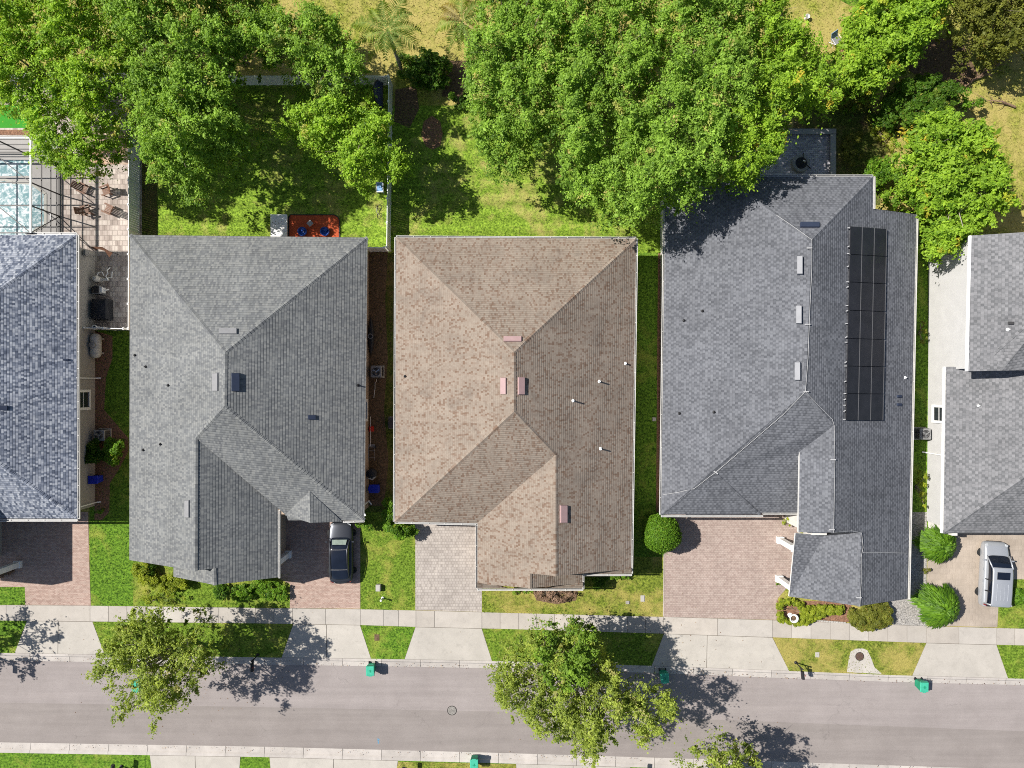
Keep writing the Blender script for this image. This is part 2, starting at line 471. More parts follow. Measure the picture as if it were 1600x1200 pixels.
def m_asphalt():
    n = N('asphalt')
    sp = n.new('ShaderNodeAttribute'); sp.attribute_name = 'tint'
    c = n.ramp(n.noise(.35, 6, .7), [(.3, lin(136, 129, 126)), (.7, lin(148, 141, 138))])
    c = n.mix(1.0, c, sp.outputs['Color'], 'MULTIPLY')
    c = n.mix(1.0, c, n.ramp(n.noise(24, 4, .8), [(.28, .82), (.72, 1.16)]), 'MULTIPLY')
    mp = n.new('ShaderNodeMapping'); mp.inputs['Scale'].default_value = (.06, 1.6, 1)
    n.link(n.pos(), mp.inputs[0])
    c = n.mix(1.0, c, n.ramp(n.noise(1.0, 5, .7, mp.outputs[0]), [(.33, .91), (.67, 1.06)]), 'MULTIPLY')
    vo = n.new('ShaderNodeTexVoronoi', feature='DISTANCE_TO_EDGE'); vo.inputs['Scale'].default_value = .16
    wz = n.new('ShaderNodeTexNoise'); wz.inputs['Scale'].default_value = .9; wz.inputs['Detail'].default_value = 6; n.link(n.pos(), wz.inputs['Vector'])
    wv = n.new('ShaderNodeVectorMath', operation='MULTIPLY_ADD'); n.link(wz.outputs['Color'], wv.inputs[0]); wv.inputs[1].default_value = (1.6, 1.6, 0); n.link(n.pos(), wv.inputs[2])
    n.link(wv.outputs[0], vo.inputs['Vector'])
    crack = n.math('MULTIPLY', n.ramp(vo.outputs['Distance'], [(0.0, 1.0), (.004, 0.0)]), n.ramp(n.noise(.25, 3), [(.52, 0.0), (.62, .28)]))
    c = n.mix(crack, c, (.07, .066, .062, 1))
    c = n.mix(n.ramp(n.noise(1.7, 3, .6), [(.68, 0.0), (.78, .22)]), c, (.10, .095, .092, 1))
    n.bump(n.noise(45, 3, .8), .5, .012)
    return n.fin(c, .9, .25)
M['asphalt'] = m_asphalt()

def m_water():
    n = N('pool_water')
    a = n.noise(2.6, 4, .65, None, 1.2)
    c = n.ramp(a, [(.40, (.12, .24, .26, 1)), (.5, (.26, .36, .38, 1)), (.58, (.55, .60, .61, 1))])  # pale blotches: sky reflections on the ripples, painted into the colour
    n.bump(n.noise(4, 3, .6), .2, .012)
    return n.fin(c, .08, .3)
M['water'] = m_water()

def m_screen():
    n = N('insect_screen')
    tr = n.new('ShaderNodeBsdfTransparent')
    f = n.noise(2, 2)
    n.link(n.ramp(f, [(.3, (.03, .03, .03, 1)), (.7, (.05, .05, .05, 1))]), n.b.inputs['Base Color'])
    mx = n.new('ShaderNodeMixShader'); mx.inputs[0].default_value = .2
    n.link(tr.outputs[0], mx.inputs[1]); n.link(n.b.outputs[0], mx.inputs[2]); n.link(mx.outputs[0], n.out.inputs[0])
    return n.mat
M['screen'] = m_screen()

# leaf materials
M['oak'] = m_leaf('oak_leaves', (.075, .165, .016, 1), (.37, .58, .075, 1), (.55, .48, .16, 1))
M['oakl'] = m_leaf('light_oak_leaves', (.10, .215, .014, 1), (.44, .66, .06, 1), (.56, .5, .14, 1))
M['bright'] = m_leaf('bright_leaves', (.09, .20, .012, 1), (.40, .60, .05, 1), (.66, .5, .06, 1))
M['street'] = m_leaf('street_tree_leaves', (.09, .145, .02, 1), (.43, .52, .085, 1), (.45, .4, .18, 1))
M['dense'] = m_leaf('dense_green_leaves', (.025, .075, .006, 1), (.12, .24, .018, 1), (.3, .27, .05, 1))
M['evergreen'] = m_leaf('evergreen_leaves', (.05, .115, .012, 1), (.27, .43, .045, 1), (.3, .27, .05, 1))
M['shrub'] = m_leaf('shrub_leaves', (.045, .12, .008, 1), (.2, .38, .025, 1), (.4, .38, .05, 1))
M['lime'] = m_leaf('lime_shrub_leaves', (.13, .19, .012, 1), (.4, .47, .04, 1), (.5, .42, .08, 1))
M['olive'] = m_leaf('olive_shrub_leaves', (.07, .09, .012, 1), (.25, .27, .04, 1), (.4, .26, .06, 1))
M['frond'] = m_leaf('palm_frond', (.09, .17, .02, 1), (.46, .58, .16, 1), (.45, .38, .18, 1))
M['deadleaf'] = m_leaf('dead_leaves', (.12, .07, .045, 1), (.34, .22, .15, 1), (.4, .3, .2, 1), .15)

# ------------------------------------------------------------------ street tables (photo pixels)
SWT = [(0, 945), (140, 946), (400, 949.5), (560, 951.5), (650, 953.5), (800, 957.5), (1035, 963.5), (1200, 968.5), (1430, 977.5), (1600, 982)]
SWB = [(0, 969.5), (140, 971), (400, 974), (560, 976.5), (650, 979.5), (800, 983), (1035, 990), (1200, 995.5), (1430, 1004), (1600, 1008.5)]
CNT = [(0, 1020), (400, 1027), (600, 1029.5), (800, 1033.5), (1040, 1041), (1200, 1047), (1400, 1055), (1600, 1060.5)]
CNB = [(0, 1033), (400, 1039), (600, 1042), (800, 1045.5), (1040, 1053), (1200, 1059.5), (1400, 1066.5), (1600, 1071.5)]
LAN = [(0, 1098.5), (400, 1105.5), (800, 1113), (1200, 1128.5), (1600, 1143.5)]
CST = [(0, 1161), (400, 1167.5), (800, 1178), (1200, 1190.5), (1600, 1204)]
CSB = [(0, 1176), (400, 1182.5), (800, 1193), (1200, 1205), (1600, 1219)]
XS = list(range(-1600, 3201, 40))

def band(name, t0, t1, z0, z1, mat, xs=XS, tint=None, seg=None):
    mb = MB()
    for a, b in zip(xs[:-1], xs[1:]):
        mb.poly([P(a, interp(t1, a)).to_2d().to_3d() + Vector((0, 0, z1)), P(b, interp(t1, b)).to_2d().to_3d() + Vector((0, 0, z1)),
                 P(b, interp(t0, b)).to_2d().to_3d() + Vector((0, 0, z0)), P(a, interp(t0, a)).to_2d().to_3d() + Vector((0, 0, z0))])
    o = mb.build(name, mat)
    o['kind'] = 'structure'
    return o

def set_tint(o, fn):
    me = o.data
    at = me.color_attributes.new('tint', 'FLOAT_COLOR', 'CORNER')
    arr = []
    for p in me.polygons:
        t = fn(p.center)
        c = t if hasattr(t, '__len__') else (t, t, t, 1)
        arr += list(c) * p.loop_total
    at.data.foreach_set('color', arr)

RZ = -0.12
# base ground under everything, out to the horizon
o = flat('ground', [(-700, -700), (700, -700), (700, 700), (-700, 700)], M['g_field'], RZ - .03); o['kind'] = 'structure'
# raised yards on both sides of the road
def yard(name, tab, far, mat):
    mb = MB()
    for a, b in zip(XS[:-1], XS[1:]):
        pa, pb = P(a, interp(tab, a)), P(b, interp(tab, b))
        mb.poly([pa, pb, (pb.x, far, 0), (pa.x, far, 0)])
    o = mb.build(name, mat); o['kind'] = 'structure'
    for p in o.data.polygons:
        if p.normal.z < 0: p.flip()
    return o
yard('field', CNT, 300, M['g_field'])
yard('verge', CSB, -200, M['g_lush'])
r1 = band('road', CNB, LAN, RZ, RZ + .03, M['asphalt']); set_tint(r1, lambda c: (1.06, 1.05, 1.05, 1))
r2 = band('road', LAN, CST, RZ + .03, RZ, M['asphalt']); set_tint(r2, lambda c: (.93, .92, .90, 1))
rng = random.Random(5)
def kerb(name, top, bot, flip):
    mb = MB()
    xs = list(range(-1600, 3201, 61))
    for a, b in zip(xs[:-1], xs[1:]):
        b2 = b - .5
        def q(x, f, z):
            p = P(x, interp(top, x) * (1 - f) + interp(bot, x) * f); return (p.x, p.y, z)
        prof = [(0, .012), (.28, .008), (.42, RZ + .05), (1.0, RZ + .008)] if not flip else [(1, .012), (.72, .008), (.58, RZ + .05), (0, RZ + .008)]
        for (f0, z0), (f1, z1) in zip(prof[:-1], prof[1:]):
            mb.poly([q(a, f0, z0), q(b2, f0, z0), q(b2, f1, z1), q(a, f1, z1)])
    o = mb.build(name, M['kerb']); o['kind'] = 'structure'
    for p in o.data.polygons:
        if p.normal.z < 0: p.flip()
    tc = {}
    set_tint(o, lambda c: (lambda t: (t, t, t * .99, 1))(tc.setdefault(int((c.x + 200) / 3.05), rng.uniform(.9, 1.08))))
    # dark bed below the joints
    b = band(name + '_bed', top, bot, RZ - .012, RZ - .012, M['joint'])
    return o
kerb('kerb', CNT, CNB, False)
kerb('kerb', CST, CSB, True)

# sidewalk slabs
def slabs(name, t0, t1, joints, z=.03, gap=.28, tints=None):
    mb = MB(); tl = []
    for a, b in zip(joints[:-1], joints[1:]):
        a2, b2 = a + gap, b - gap
        pts = [P(a2, interp(t0, a2) + gap), P(b2, interp(t0, b2) + gap), P(b2, interp(t1, b2) - gap), P(a2, interp(t1, a2) - gap)]
        mb.prism([(p.x, p.y) for p in pts], -.05, z)
    o = mb.build(name, M['walk'])
    o['kind'] = 'structure'
    js = [P(j, 980).x for j in joints]
    rr = random.Random(11)
    tv = [rr.uniform(.9, 1.07) for _ in joints]
    warm = [rr.uniform(.955, 1.0) for _ in joints]
    def fn(c):
        i = max(0, int(np.searchsorted(js, c.x)) - 1)
        return (tv[i], tv[i] * (.5 + warm[i] / 2), tv[i] * warm[i], 1)
    set_tint(o, fn)
    return o
edges = [-1600, -900, -60, 10, 41, 141, 457, 509, 563, 599, 623, 650, 679, 753, 1037, 1121, 1207, 1447, 1498, 1557, 1585, 1700, 2400, 3200]
jn = []
full = {(41, 141), (457, 509), (509, 563), (563, 599), (599, 623), (623, 650), (650, 679), (679, 753), (1037, 1121), (1121, 1207), (1447, 1498), (1498, 1557), (1557, 1585)}
for a, b in zip(edges[:-1], edges[1:]):
    jn.append(a)
    if (a, b) not in full:
        k = max(1, round((b - a) / 28.5))
        jn += [a + (b - a) * i / k for i in range(1, k)]
jn.append(edges[-1])
band('sidewalk_bed', SWT, SWB, .004, .004, M['joint'])
slabs('sidewalk', SWT, SWB, jn)

def apron(name, tl, tr, bl, br, split, tab0=SWB, tab1=CNT, z=.024):
    mb = MB()
    bed = [P(tl, interp(tab0, tl)), P(tr, interp(tab0, tr)), P(br, interp(tab1, br)), P(bl, interp(tab1, bl))]
    e = flat(name + '_bed', [(p.x, p.y) for p in bed], M['joint'], .005); e['kind'] = 'structure'
    cuts = [0.0] + split + [1.0]
    for f0, f1 in zip(cuts[:-1], cuts[1:]):
        x0, x1 = tl + (tr - tl) * f0, tl + (tr - tl) * f1
        y0, y1 = bl + (br - bl) * f0, bl + (br - bl) * f1
        g = .4
        pts = [P(x0 + g, interp(tab0, x0) + g), P(x1 - g, interp(tab0, x1) + g), P(y1 - g, interp(tab1, y1) - g), P(y0 + g, interp(tab1, y0) - g)]
        mb.prism([(p.x, p.y) for p in pts], -.05, z)
    o = mb.build(name, M['walk']); o['kind'] = 'structure'
    t = rng.uniform(.96, 1.06)
    set_tint(o, lambda c: (t, t, t * .985, 1))
    return o
apron('driveway_apron', 42, 145, 23, 164, [.48])
apron('driveway_apron', 458, 563, 440, 580, [.5])
apron('driveway_apron', 649, 753, 632, 769, [])
apron('driveway_apron', 1037, 1207, 1018, 1233, [.4])
apron('driveway_apron', 1447, 1557, 1425, 1575, [])
FAR = [(0, 1300), (1600, 1330)]
apron('driveway_apron', 234, 376, 250, 366, [.5], CSB, FAR)
apron('driveway_apron', 421, 622, 432, 606, [.5], CSB, FAR)
apron('driveway_apron', 806, 985, 816, 975, [.5], CSB, FAR)
# storm inlet slab
sheet('inlet_slab', [(1323, 1050), (1326, 1030), (1329, 1018), (1337, 1013.5), (1348, 1013), (1355, 1016), (1361, 1028), (1366, 1042), (1378, 1053)], M['walk'], .02)
set_tint(bpy.data.objects['inlet_slab'], lambda c: (1.05, 1.05, 1.05, 1))

# driveways
sheet('driveway', [(-120, 790), (138, 800), (139, 860), (142, 946), (40, 945), (39, 917), (-120, 917)], M['pav_pink'], .022)
sheet('driveway', [(438, 780), (563, 780), (563, 951), (453, 950), (453, 912), (438, 905)], M['pav_pink'], .022)
sheet('driveway', [(649, 780), (752, 780), (753, 956), (649, 953)], M['pav_grey'], .022)
sheet('driveway', [(1040, 770), (1250, 770), (1245, 900), (1215, 935), (1213, 968.5), (1037, 963.5), (1038, 866)], M['pav_rose'], .022)
sheet('driveway', [(1450, 800), (1680, 800), (1680, 905), (1562, 905), (1558, 980), (1447, 977), (1449, 880)], M['pav_tan'], .022)
for d_ in ((1037.5, 866, 1036.5, 963),):
    mb = MB(); mb.bar(P(d_[0], d_[1], .02), P(d_[2], d_[3], .02), .07, .05); o = mb.build('driveway_edging', M['kerb']); o['kind'] = 'structure'; set_tint(o, lambda c: (1, .95, .9, 1))

# lawns
LZ = [.006]; LAWNS = []
def lawn(pxs, mat):
    LZ[0] += .0007
    LAWNS.append((pxs, mat))
    return sheet('lawn', pxs, M[mat], LZ[0])
lawn([(139, 812), (210, 812), (208, 948), (142, 947)], 'g_lush')
lawn([(208, 860), (453, 895), (453, 950), (208, 948)], 'g_mid')
lawn([(563, 800), (649, 800), (649, 954), (563, 952)], 'g_mid')
lawn([(752, 890), (1038, 860), (1036, 964), (753, 957)], 'g_dry')
lawn([(-200, 917), (39, 917), (40, 945), (-200, 945)], 'g_lush')
lawn([(1562, 905), (1800, 905), (1800, 990), (1558, 981)], 'g_mid')
def strip(a0, a1, b0, b1, mat):
    n = 6
    top = [(a0 + (a1 - a0) * i / n, interp(SWB, a0 + (a1 - a0) * i / n)) for i in range(n + 1)]
    bot = [(b0 + (b1 - b0) * i / n, interp(CNT, b0 + (b1 - b0) * i / n)) for i in range(n + 1)]
    lawn(top + bot[::-1], mat)
strip(-300, 42, -300, 23, 'g_lush')
strip(145, 458, 164, 440, 'g_mid')
strip(563, 649, 580, 632, 'g_lush')
strip(753, 1037, 769, 1018, 'g_mid')
strip(1207, 1447, 1233, 1425, 'g_dry')
strip(1557, 1900, 1575, 1900, 'g_mid')
lawn([(622, 1190), (806, 1194), (814, 1290), (605, 1290)], 'g_dry')
lawn([(244, 128), (612, 128), (612, 400), (244, 400)], 'g_back')
lawn([(612, 165), (1045, 165), (1045, 410), (612, 410)], 'g_back')
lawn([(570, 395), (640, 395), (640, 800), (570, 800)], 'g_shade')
lawn([(975, 395), (1050, 395), (1050, 870), (975, 870)], 'g_lush')
lawn([(140, 515), (230, 515), (230, 812), (140, 812)], 'g_lush')
lawn([(1400, 330), (1460, 330), (1460, 860), (1400, 860)], 'g_lush')
lawn([(1330, 10), (1240, -40), (1330, -60), (1430, 0)], 'g_lush')
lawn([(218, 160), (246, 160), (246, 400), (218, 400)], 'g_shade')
# beds
sheet('soil_patch', [(574, 392), (606, 392), (602, 470), (606, 560), (600, 640), (607, 720), (600, 790), (574, 790)], M['soil'], .0265)
sheet('mulch_bed', [(149, 517), (176, 525), (176, 560), (166, 590), (163, 640), (180, 660), (201, 685), (201, 705), (185, 735), (172, 755), (171, 800), (160, 812), (148, 812)], M['mulch'], .026)
sheet('mulch_bed', [(662, 190), (675, 181), (688, 190), (692, 210), (688, 228), (676, 234), (664, 228), (658, 210)], M['mulch'], .026)
sheet('mulch_bed', [(1028, 395), (1042, 395), (1042, 800), (1025, 800)], M['mulch'], .026)
sheet('mulch_bed', [(1213, 938), (1330, 940), (1330, 972), (1216, 972)], M['mulch'], .028)
sheet('mulch_bed', [(830, 915), (905, 915), (900, 938), (870, 944), (838, 938)], M['soil'], .026)
sheet('mulch_bed', [(618, 140), (650, 135), (655, 170), (640, 200), (616, 190)], M['soil'], .026)
sheet('mulch_bed', [(700, 95), (740, 95), (735, 160), (690, 150)], M['soil'], .026)
sheet('rock_bed', [(1405, 800), (1448, 800), (1447, 978), (1395, 976), (1380, 950)], M['rock'], .029)
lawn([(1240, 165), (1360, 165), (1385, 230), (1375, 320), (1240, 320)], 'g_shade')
sheet('soil_patch', [(1420, 60), (1500, 60), (1530, 120), (1480, 150), (1420, 110)], M['soil'], .0245)
# pool terrace of the blue-grey house
sheet('patio', [(-300, 120), (222, 120), (222, 395), (-300, 395)], M['pav_trav'], .026)
sheet('patio', [(130, 205), (217, 205), (217, 257), (130, 257)], M['pav_warm'], .031)
sheet('patio', [(148, 385), (222, 385), (222, 516), (148, 516)], M['pav_trav'], .034)
sheet('pool_deck', [(-300, 212), (96, 212), (96, 395), (-300, 395)], M['deck'], .036)
sheet('artificial_turf', [(-300, 164), (62, 164), (62, 200), (-300, 200)], M['turf'], .034)
sheet('planting_strip', [(-300, 203), (62, 203), (62, 211), (-300, 211)], M['mulch'], .038)
def pool():
    pts = [(-250, 281), (8, 281), (20, 285), (48, 286), (71, 303), (71, 352), (56, 358), (48, 372), (-250, 372)]
    sheet('pool_water', pts, M['water'], .046)
    mb = MB()
    for a, b in zip(pts, pts[1:] + pts[:1]):
        mb.bar(P(a[0], a[1], .05), P(b[0], b[1], .05), .22, .05)
    o = mb.build('pool_coping', M['walk']); o['kind'] = 'structure'; set_tint(o, lambda c: (.95, 1, 1, 1))
    sheet('spa_water', [(-60, 250), (47, 250), (47, 275), (-60, 275)], M['water'], .046)
pool()
# grey patio behind the slate-roofed house
sheet('patio', [(1150, 208), (1302, 208), (1302, 300), (1150, 300)], M['pav_slate'], .030)

# ------------------------------------------------------------------ houses
PITCH = 0.46
ZE = 3.2
KE = 1 - ZE / H
def E(px, py, z=ZE): return P(px, py, z)
def onx(px, py, xe, ze=ZE, p=PITCH):
    """the point on the roof plane that rises from the eave line at plan x = xe, seen at this photo pixel"""
    z = ze
    for _ in range(40): z = ze + p * abs((px - 800) * (1 - z / H) - xe) / 20
    return P(px, py, z)
def ony(px, py, ye, ze=ZE, p=PITCH):
    z = ze
    for _ in range(40): z = ze + p * abs((py - 600) * (1 - z / H) - ye) / 20
    return P(px, py, z)

def onr(px, py, x1, x2, ze=ZE):
    a, b = onx(px, py, x1, ze).z, onx(px, py, x2, ze).z
    return P(px, py, (a + b) / 2)

from mathutils.bvhtree import BVHTree
def slope_of(roof):
    me = roof.data
    t = BVHTree.FromPolygons([tuple(v.co) for v in me.vertices], [tuple(p.vertices) for p in me.polygons])
    def f(x, y, *a):
        o = Vector((0, 0, H)); d = (P(x, y, 0) - o).normalized()
        h = t.ray_cast(o, d)
        return h[0] if h[0] is not None else P(x, y, ZE)
    return f

def make_roof(parent, faces, mat, edge=.16, name='roof', label=None):
    """faces: list of lists of world points"""
    bm = bmesh.new()
    for pts in faces:
        vs_ = [bm.verts.new(p) for p in pts]
        f = bm.faces.new(vs_)
        f.normal_update()
        if f.normal.z < 0: f.normal_flip()
    bmesh.ops.remove_doubles(bm, verts=bm.verts, dist=.02)
    bm.normal_update()
    uvl = bm.loops.layers.uv.new('UVMap')
    for f in bm.faces:
        if f.normal.z < 0: f.normal_flip()
        n = f.normal.copy()
        u = Vector((0, 0, 1)).cross(n)
        u = u.normalized() if u.length > 1e-4 else Vector((1, 0, 0))
        v = n.cross(u)
        if v.z < 0: v = -v
        for l in f.loops:
            l[uvl].uv = (l.vert.co.dot(u), l.vert.co.dot(v))
    be = [e for e in bm.edges if len(e.link_faces) == 1]
    r = bmesh.ops.extrude_edge_only(bm, edges=be)
    nv = [g for g in r['geom'] if isinstance(g, bmesh.types.BMVert)]
    for v in nv: v.co.z -= edge
    for f in [g for g in r['geom'] if isinstance(g, bmesh.types.BMFace)]: f.material_index = 1
    me = bpy.data.meshes.new(name); bm.to_mesh(me); bm.free()
    me.materials.append(mat); me.materials.append(M['trim'])
    o = bpy.data.objects.new(name, me); COL.objects.link(o); o.parent = parent
    return o

def ridge_caps(roof, segs, mat, w=.3):
    for a, b in segs:
        a, b = Vector(a), Vector(b)
        d = b - a; L = d.length; d.normalize()
        n = max(2, int(L / .26))
        mb = MB()
        up = Vector((0, 0, 1)); sd = d.cross(up).normalized(); u = sd.cross(d)
        for i in range(n):
            p0 = a + d * (L * i / n); p1 = a + d * (L * (i + 1.12) / n)
            h0, h1 = .035, .018
            for s_ in (-1, 1):
                e = sd * s_ * w / 2 - u * .07
                mb.poly([p0 + u * h0, p1 + u * h1, p1 + e + u * h1, p0 + e + u * h0] if s_ > 0 else [p0 + e + u * h0, p1 + e + u * h1, p1 + u * h1, p0 + u * h0])
        o = mb.build('ridge_cap', mat, roof)
        me = o.data
        uv = me.uv_layers.new(name='UVMap')
        for p in me.polygons:
            for li in p.loop_indices:
                co = me.vertices[me.loops[li].vertex_index].co
                uv.data[li].uv = (co.dot(sd) * .3 + 3.1, co.dot(d) * .75)

def gutter(roof, a, b, w=.115, z=None):
    a, b = Vector(a), Vector(b)
    d = (b - a); L = d.length
    if L < .1: return
    d.normalize(); sd = d.cross(Vector((0, 0, 1))).normalized()
    mid = (a + b) / 2
    cen = roof['cen']
    if sd.dot(Vector((cen[0], cen[1], mid.z)) - mid) > 0: sd = -sd
    mb = MB()
    dn = Vector((0, 0, -.03))
    mb.bar(a + sd * w + dn, b + sd * w + dn, .035, .13)
    mb.bar(a + sd * .02 + dn, b + sd * .02 + dn, .02, .1)
    mb.bar(a + sd * (w / 2) + dn * 2.8, b + sd * (w / 2) + dn * 2.8, w, .02, 1)
    n = max(2, int(L / 1.2))
    for i in range(n + 1):
        p = a + d * (L * i / n) * .998 + d * .01
        mb.bar(p + sd * .02 - dn * .3, p + sd * (w + .01) - dn * .3, .035, .012)
    return mb.build('gutter', [M['gutter'], M['grey_metal']], roof)

def on_slope(fn, cx, cy, wx, wy, h, parent, name, mat, lift=0.0, slant=0.0):
    """a low box lying on a roof slope; fn(px,py) gives the point on the slope"""
    c = []
    for (sx, sy) in ((-1, 1), (1, 1), (1, -1), (-1, -1)):
        c.append(fn(cx + sx * wx / 2, cy + sy * wy / 2) + Vector((0, 0, lift)))
    n = (c[1] - c[0]).cross(c[3] - c[0]).normalized()
    if n.z < 0: n = -n
    top = [p + n * h for p in c]
    mid = sum(top, Vector()) / 4
    top = [p + (mid - p) * slant for p in top]
    mb = MB(); mb.hexa([p - n * .05 for p in c] + top)
    return mb.build(name, mat, parent, bevel=.015)

def roof_vent(fn, cx, cy, wx, wy, parent, mat, h=.16):
    return on_slope(fn, cx, cy, wx, wy, h, parent, 'roof_vent', mat, slant=.06)

def vent_pipe(fn, cx, cy, parent, h=.4, r=.055, mat=None):
    p = fn(cx, cy)
    mb = MB()
    mb.lathe(p, [(r * 2.4, -.05), (r * 2.2, .02), (r * 1.3, .05), (r, .08), (r, h), (r * .7, h), (r * .6, h - .05)], 12)
    return mb.build('vent_pipe', mat or M['white'], parent, smooth=False)

def house_walls(parent, poly, mat, h=ZE - .05, gables=()):
    mb = MB()
    mb.prism([(x / PX, -y / PX) for x, y in poly], -.1, h)
    for (x0, y0, x1, y1, xa, ya, za) in gables:
        a, b, c = G(x0, y0, h), G(x1, y1, h), G(xa, ya, za)
        mb.poly([a, b, c])
    return mb.build('wall', mat, parent)

def upper_wall(parent, poly, mat, z0, z1):
    mb = MB(); mb.prism([(x / PX, -y / PX) for x, y in poly], z0, z1)
    return mb.build('wall', mat, parent)

def window_on_x(parent, gx, gy, wide, z0, z1, side):
    """window in a wall that faces +x or -x; plan pixel position of the wall face"""
    c = G(gx, gy); hw = wide / 2
    s = side
    mb = MB()
    for (yy, zz, dy, dz) in ((0, z0 - .1, wide + .4, .2), (0, z1 + .1, wide + .4, .2), (-hw - .1, (z0 + z1) / 2, .2, z1 - z0), (hw + .1, (z0 + z1) / 2, .2, z1 - z0)):
        mb.box((c.x + s * .03, c.y + yy, zz), (.1, dy, dz))
    mb.box((c.x + s * .02, c.y, (z0 + z1) / 2), (.05, wide, .04))
    o = mb.build('window', M['white'], parent)
    g = MB(); g.box((c.x + s * .005, c.y, (z0 + z1) / 2), (.03, wide, z1 - z0))
    g.build('pane', M['glass'], o)
    return o

def garage_door(parent, gx, gy, wide, tall=2.2):
    c = G(gx, gy)
    mb = MB()
    for i in range(4):
        mb.box((c.x, c.y - .03, tall * (i + .5) / 4), (wide, .06, tall / 4 - .02))
        for k in range(6):
            mb.box((c.x - wide / 2 + wide * (k + .5) / 6, c.y - .065, tall * (i + .5) / 4), (wide / 6 - .12, .02, tall / 4 - .16))
    return mb.build('garage_door', M['white'], parent)

def downspout(parent, top, foot, w=.09):
    t, f = Vector(top), Vector(foot)
    mb = MB()
    k = Vector((f.x, f.y, t.z - .35))
    mb.bar(t, k, w, w); mb.bar(k, (f.x, f.y, .12), w, w)
    d = Vector((f.x - t.x, f.y - t.y, 0)); d = -d.normalized() if d.length > .01 else Vector((1, 0, 0))
    mb.bar((f.x, f.y, .14), Vector((f.x, f.y, .05)) + d * .35, w, w * .8)
    return mb.build('downspout', M['white'], parent)

def house(name_label, cx, cy):
    return thing('house', name_label, 'house', G(cx, cy))

def local(o, parent):
    """children were made in world coordinates: cancel the parent's location"""
    pass

def settle(root):
    """keep world positions of children built in world space"""
    inv = Matrix.Translation(root.location).inverted()
    for ch in root.children:
        if ch.get('_w'): continue
        ch.matrix_parent_inverse = inv
        ch['_w'] = 1
    for ch in root.children:
        if '_w' in ch: del ch['_w']

# ---- house 3: tan roof in the middle
def house_tan():
    R = house('house with a tan mottled shingle roof and rose coloured ridge vents', 4, -6)
    xL, xR, yN, yS, xW = -171.4, 179.0, -214.7, 202.5, -50.9
    NW, NE, SW = E(619, 371), E(994, 373), E(617, 815)
    NA, SA = onr(803, 550, xL, xR), onr(803, 643, xL, xR)
    V = onx(868, 711, xR); A = onx(868, 900, xR)
    B1, B2 = onx(828, 896, xW), onx(828, 919, xW)
    WJ = E(746, 817)
    faces = [[NW, NA, SA, SW], [NW, NE, NA], [SW, SA, V, WJ], [NE, E(986, 889), A, V, SA, NA],
             [WJ, V, A, B1, B2, E(746, 912)], [B1, E(910, 890), E(910, 911), B2]]
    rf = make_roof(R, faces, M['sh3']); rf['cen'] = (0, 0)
    ridge_caps(rf, [(NW, NA), (NE, NA), (NA, SA), (SW, SA), (SA, V), (V, A), (B1, B2)], M['sh3'])
    # cornice returns at the feet of the gables
    for pts in ([E(905, 897, 3.15), E(987, 896, 3.15), E(987, 889, 3.5), E(955, 890, 3.42)],
                [E(852, 919, 3.15), E(911, 919, 3.15), E(911, 911, 3.5), E(890, 912, 3.42)],
                [E(745, 919, 3.15), E(793, 919, 3.15), E(765, 912, 3.42), E(745, 912, 3.5)]):
        ret = MB()
        lo = [Vector((p.x, p.y, 3.02)) for p in pts]
        ret.hexa(lo + pts)
        ro = ret.build('cornice_return', M['sh3'], rf)
        uv = ro.data.uv_layers.new(name='UVMap')
        for l in ro.data.loops:
            co = ro.data.vertices[l.vertex_index].co; uv.data[l.index].uv = (co.x, co.y)
    for a, b in ((NW, NE), (NW, SW), (NE, E(986, 896)), (SW, E(747, 818)), (E(746, 818), E(746, 919)), (E(746, 920), E(911, 920)), (E(910, 897), E(910, 920)), (E(912, 897), E(987, 897))):
        gutter(rf, a, b)
    rv = lv = nv = slope_of(rf)
    roof_vent(nv, 801, 530, 29, 8, rf, M['vent_pink'], .12)
    roof_vent(lv, 787, 603, 9, 27, rf, M['vent_pink'], .12)
    roof_vent(rv, 814, 603, 10, 28, rf, M['vent_pink'])
    roof_vent(rv, 880, 803, 11, 28, rf, M['vent_pink'])
    for x, y, h in ((977, 568, .25), (936, 596, .5), (895, 626, .55), (938, 701, .5)):
        vent_pipe(rv, x, y, rf, h)
    vent_pipe(lv, 633, 588, rf, .15, .05, M['dark'])
    house_walls(R, [(-162, -206), (170, -206), (170, 264), (95, 264), (95, 292), (-42, 292), (-42, 194), (-162, 194)], M['stucco_tan'],
                gables=((-42, 264, 170, 264, 62, 264, 5.6), (-42, 292, 95, 292, 26, 292, 4.8)))
    garage_door(R, -102, 194.5, 4.9)
    window_on_x(R, -162.5, -60, 1.3, 1.0, 2.3, -1)
    window_on_x(R, 170.5, -120, 1.3, 1.0, 2.3, 1)
    settle(R)
    return R
house_tan()

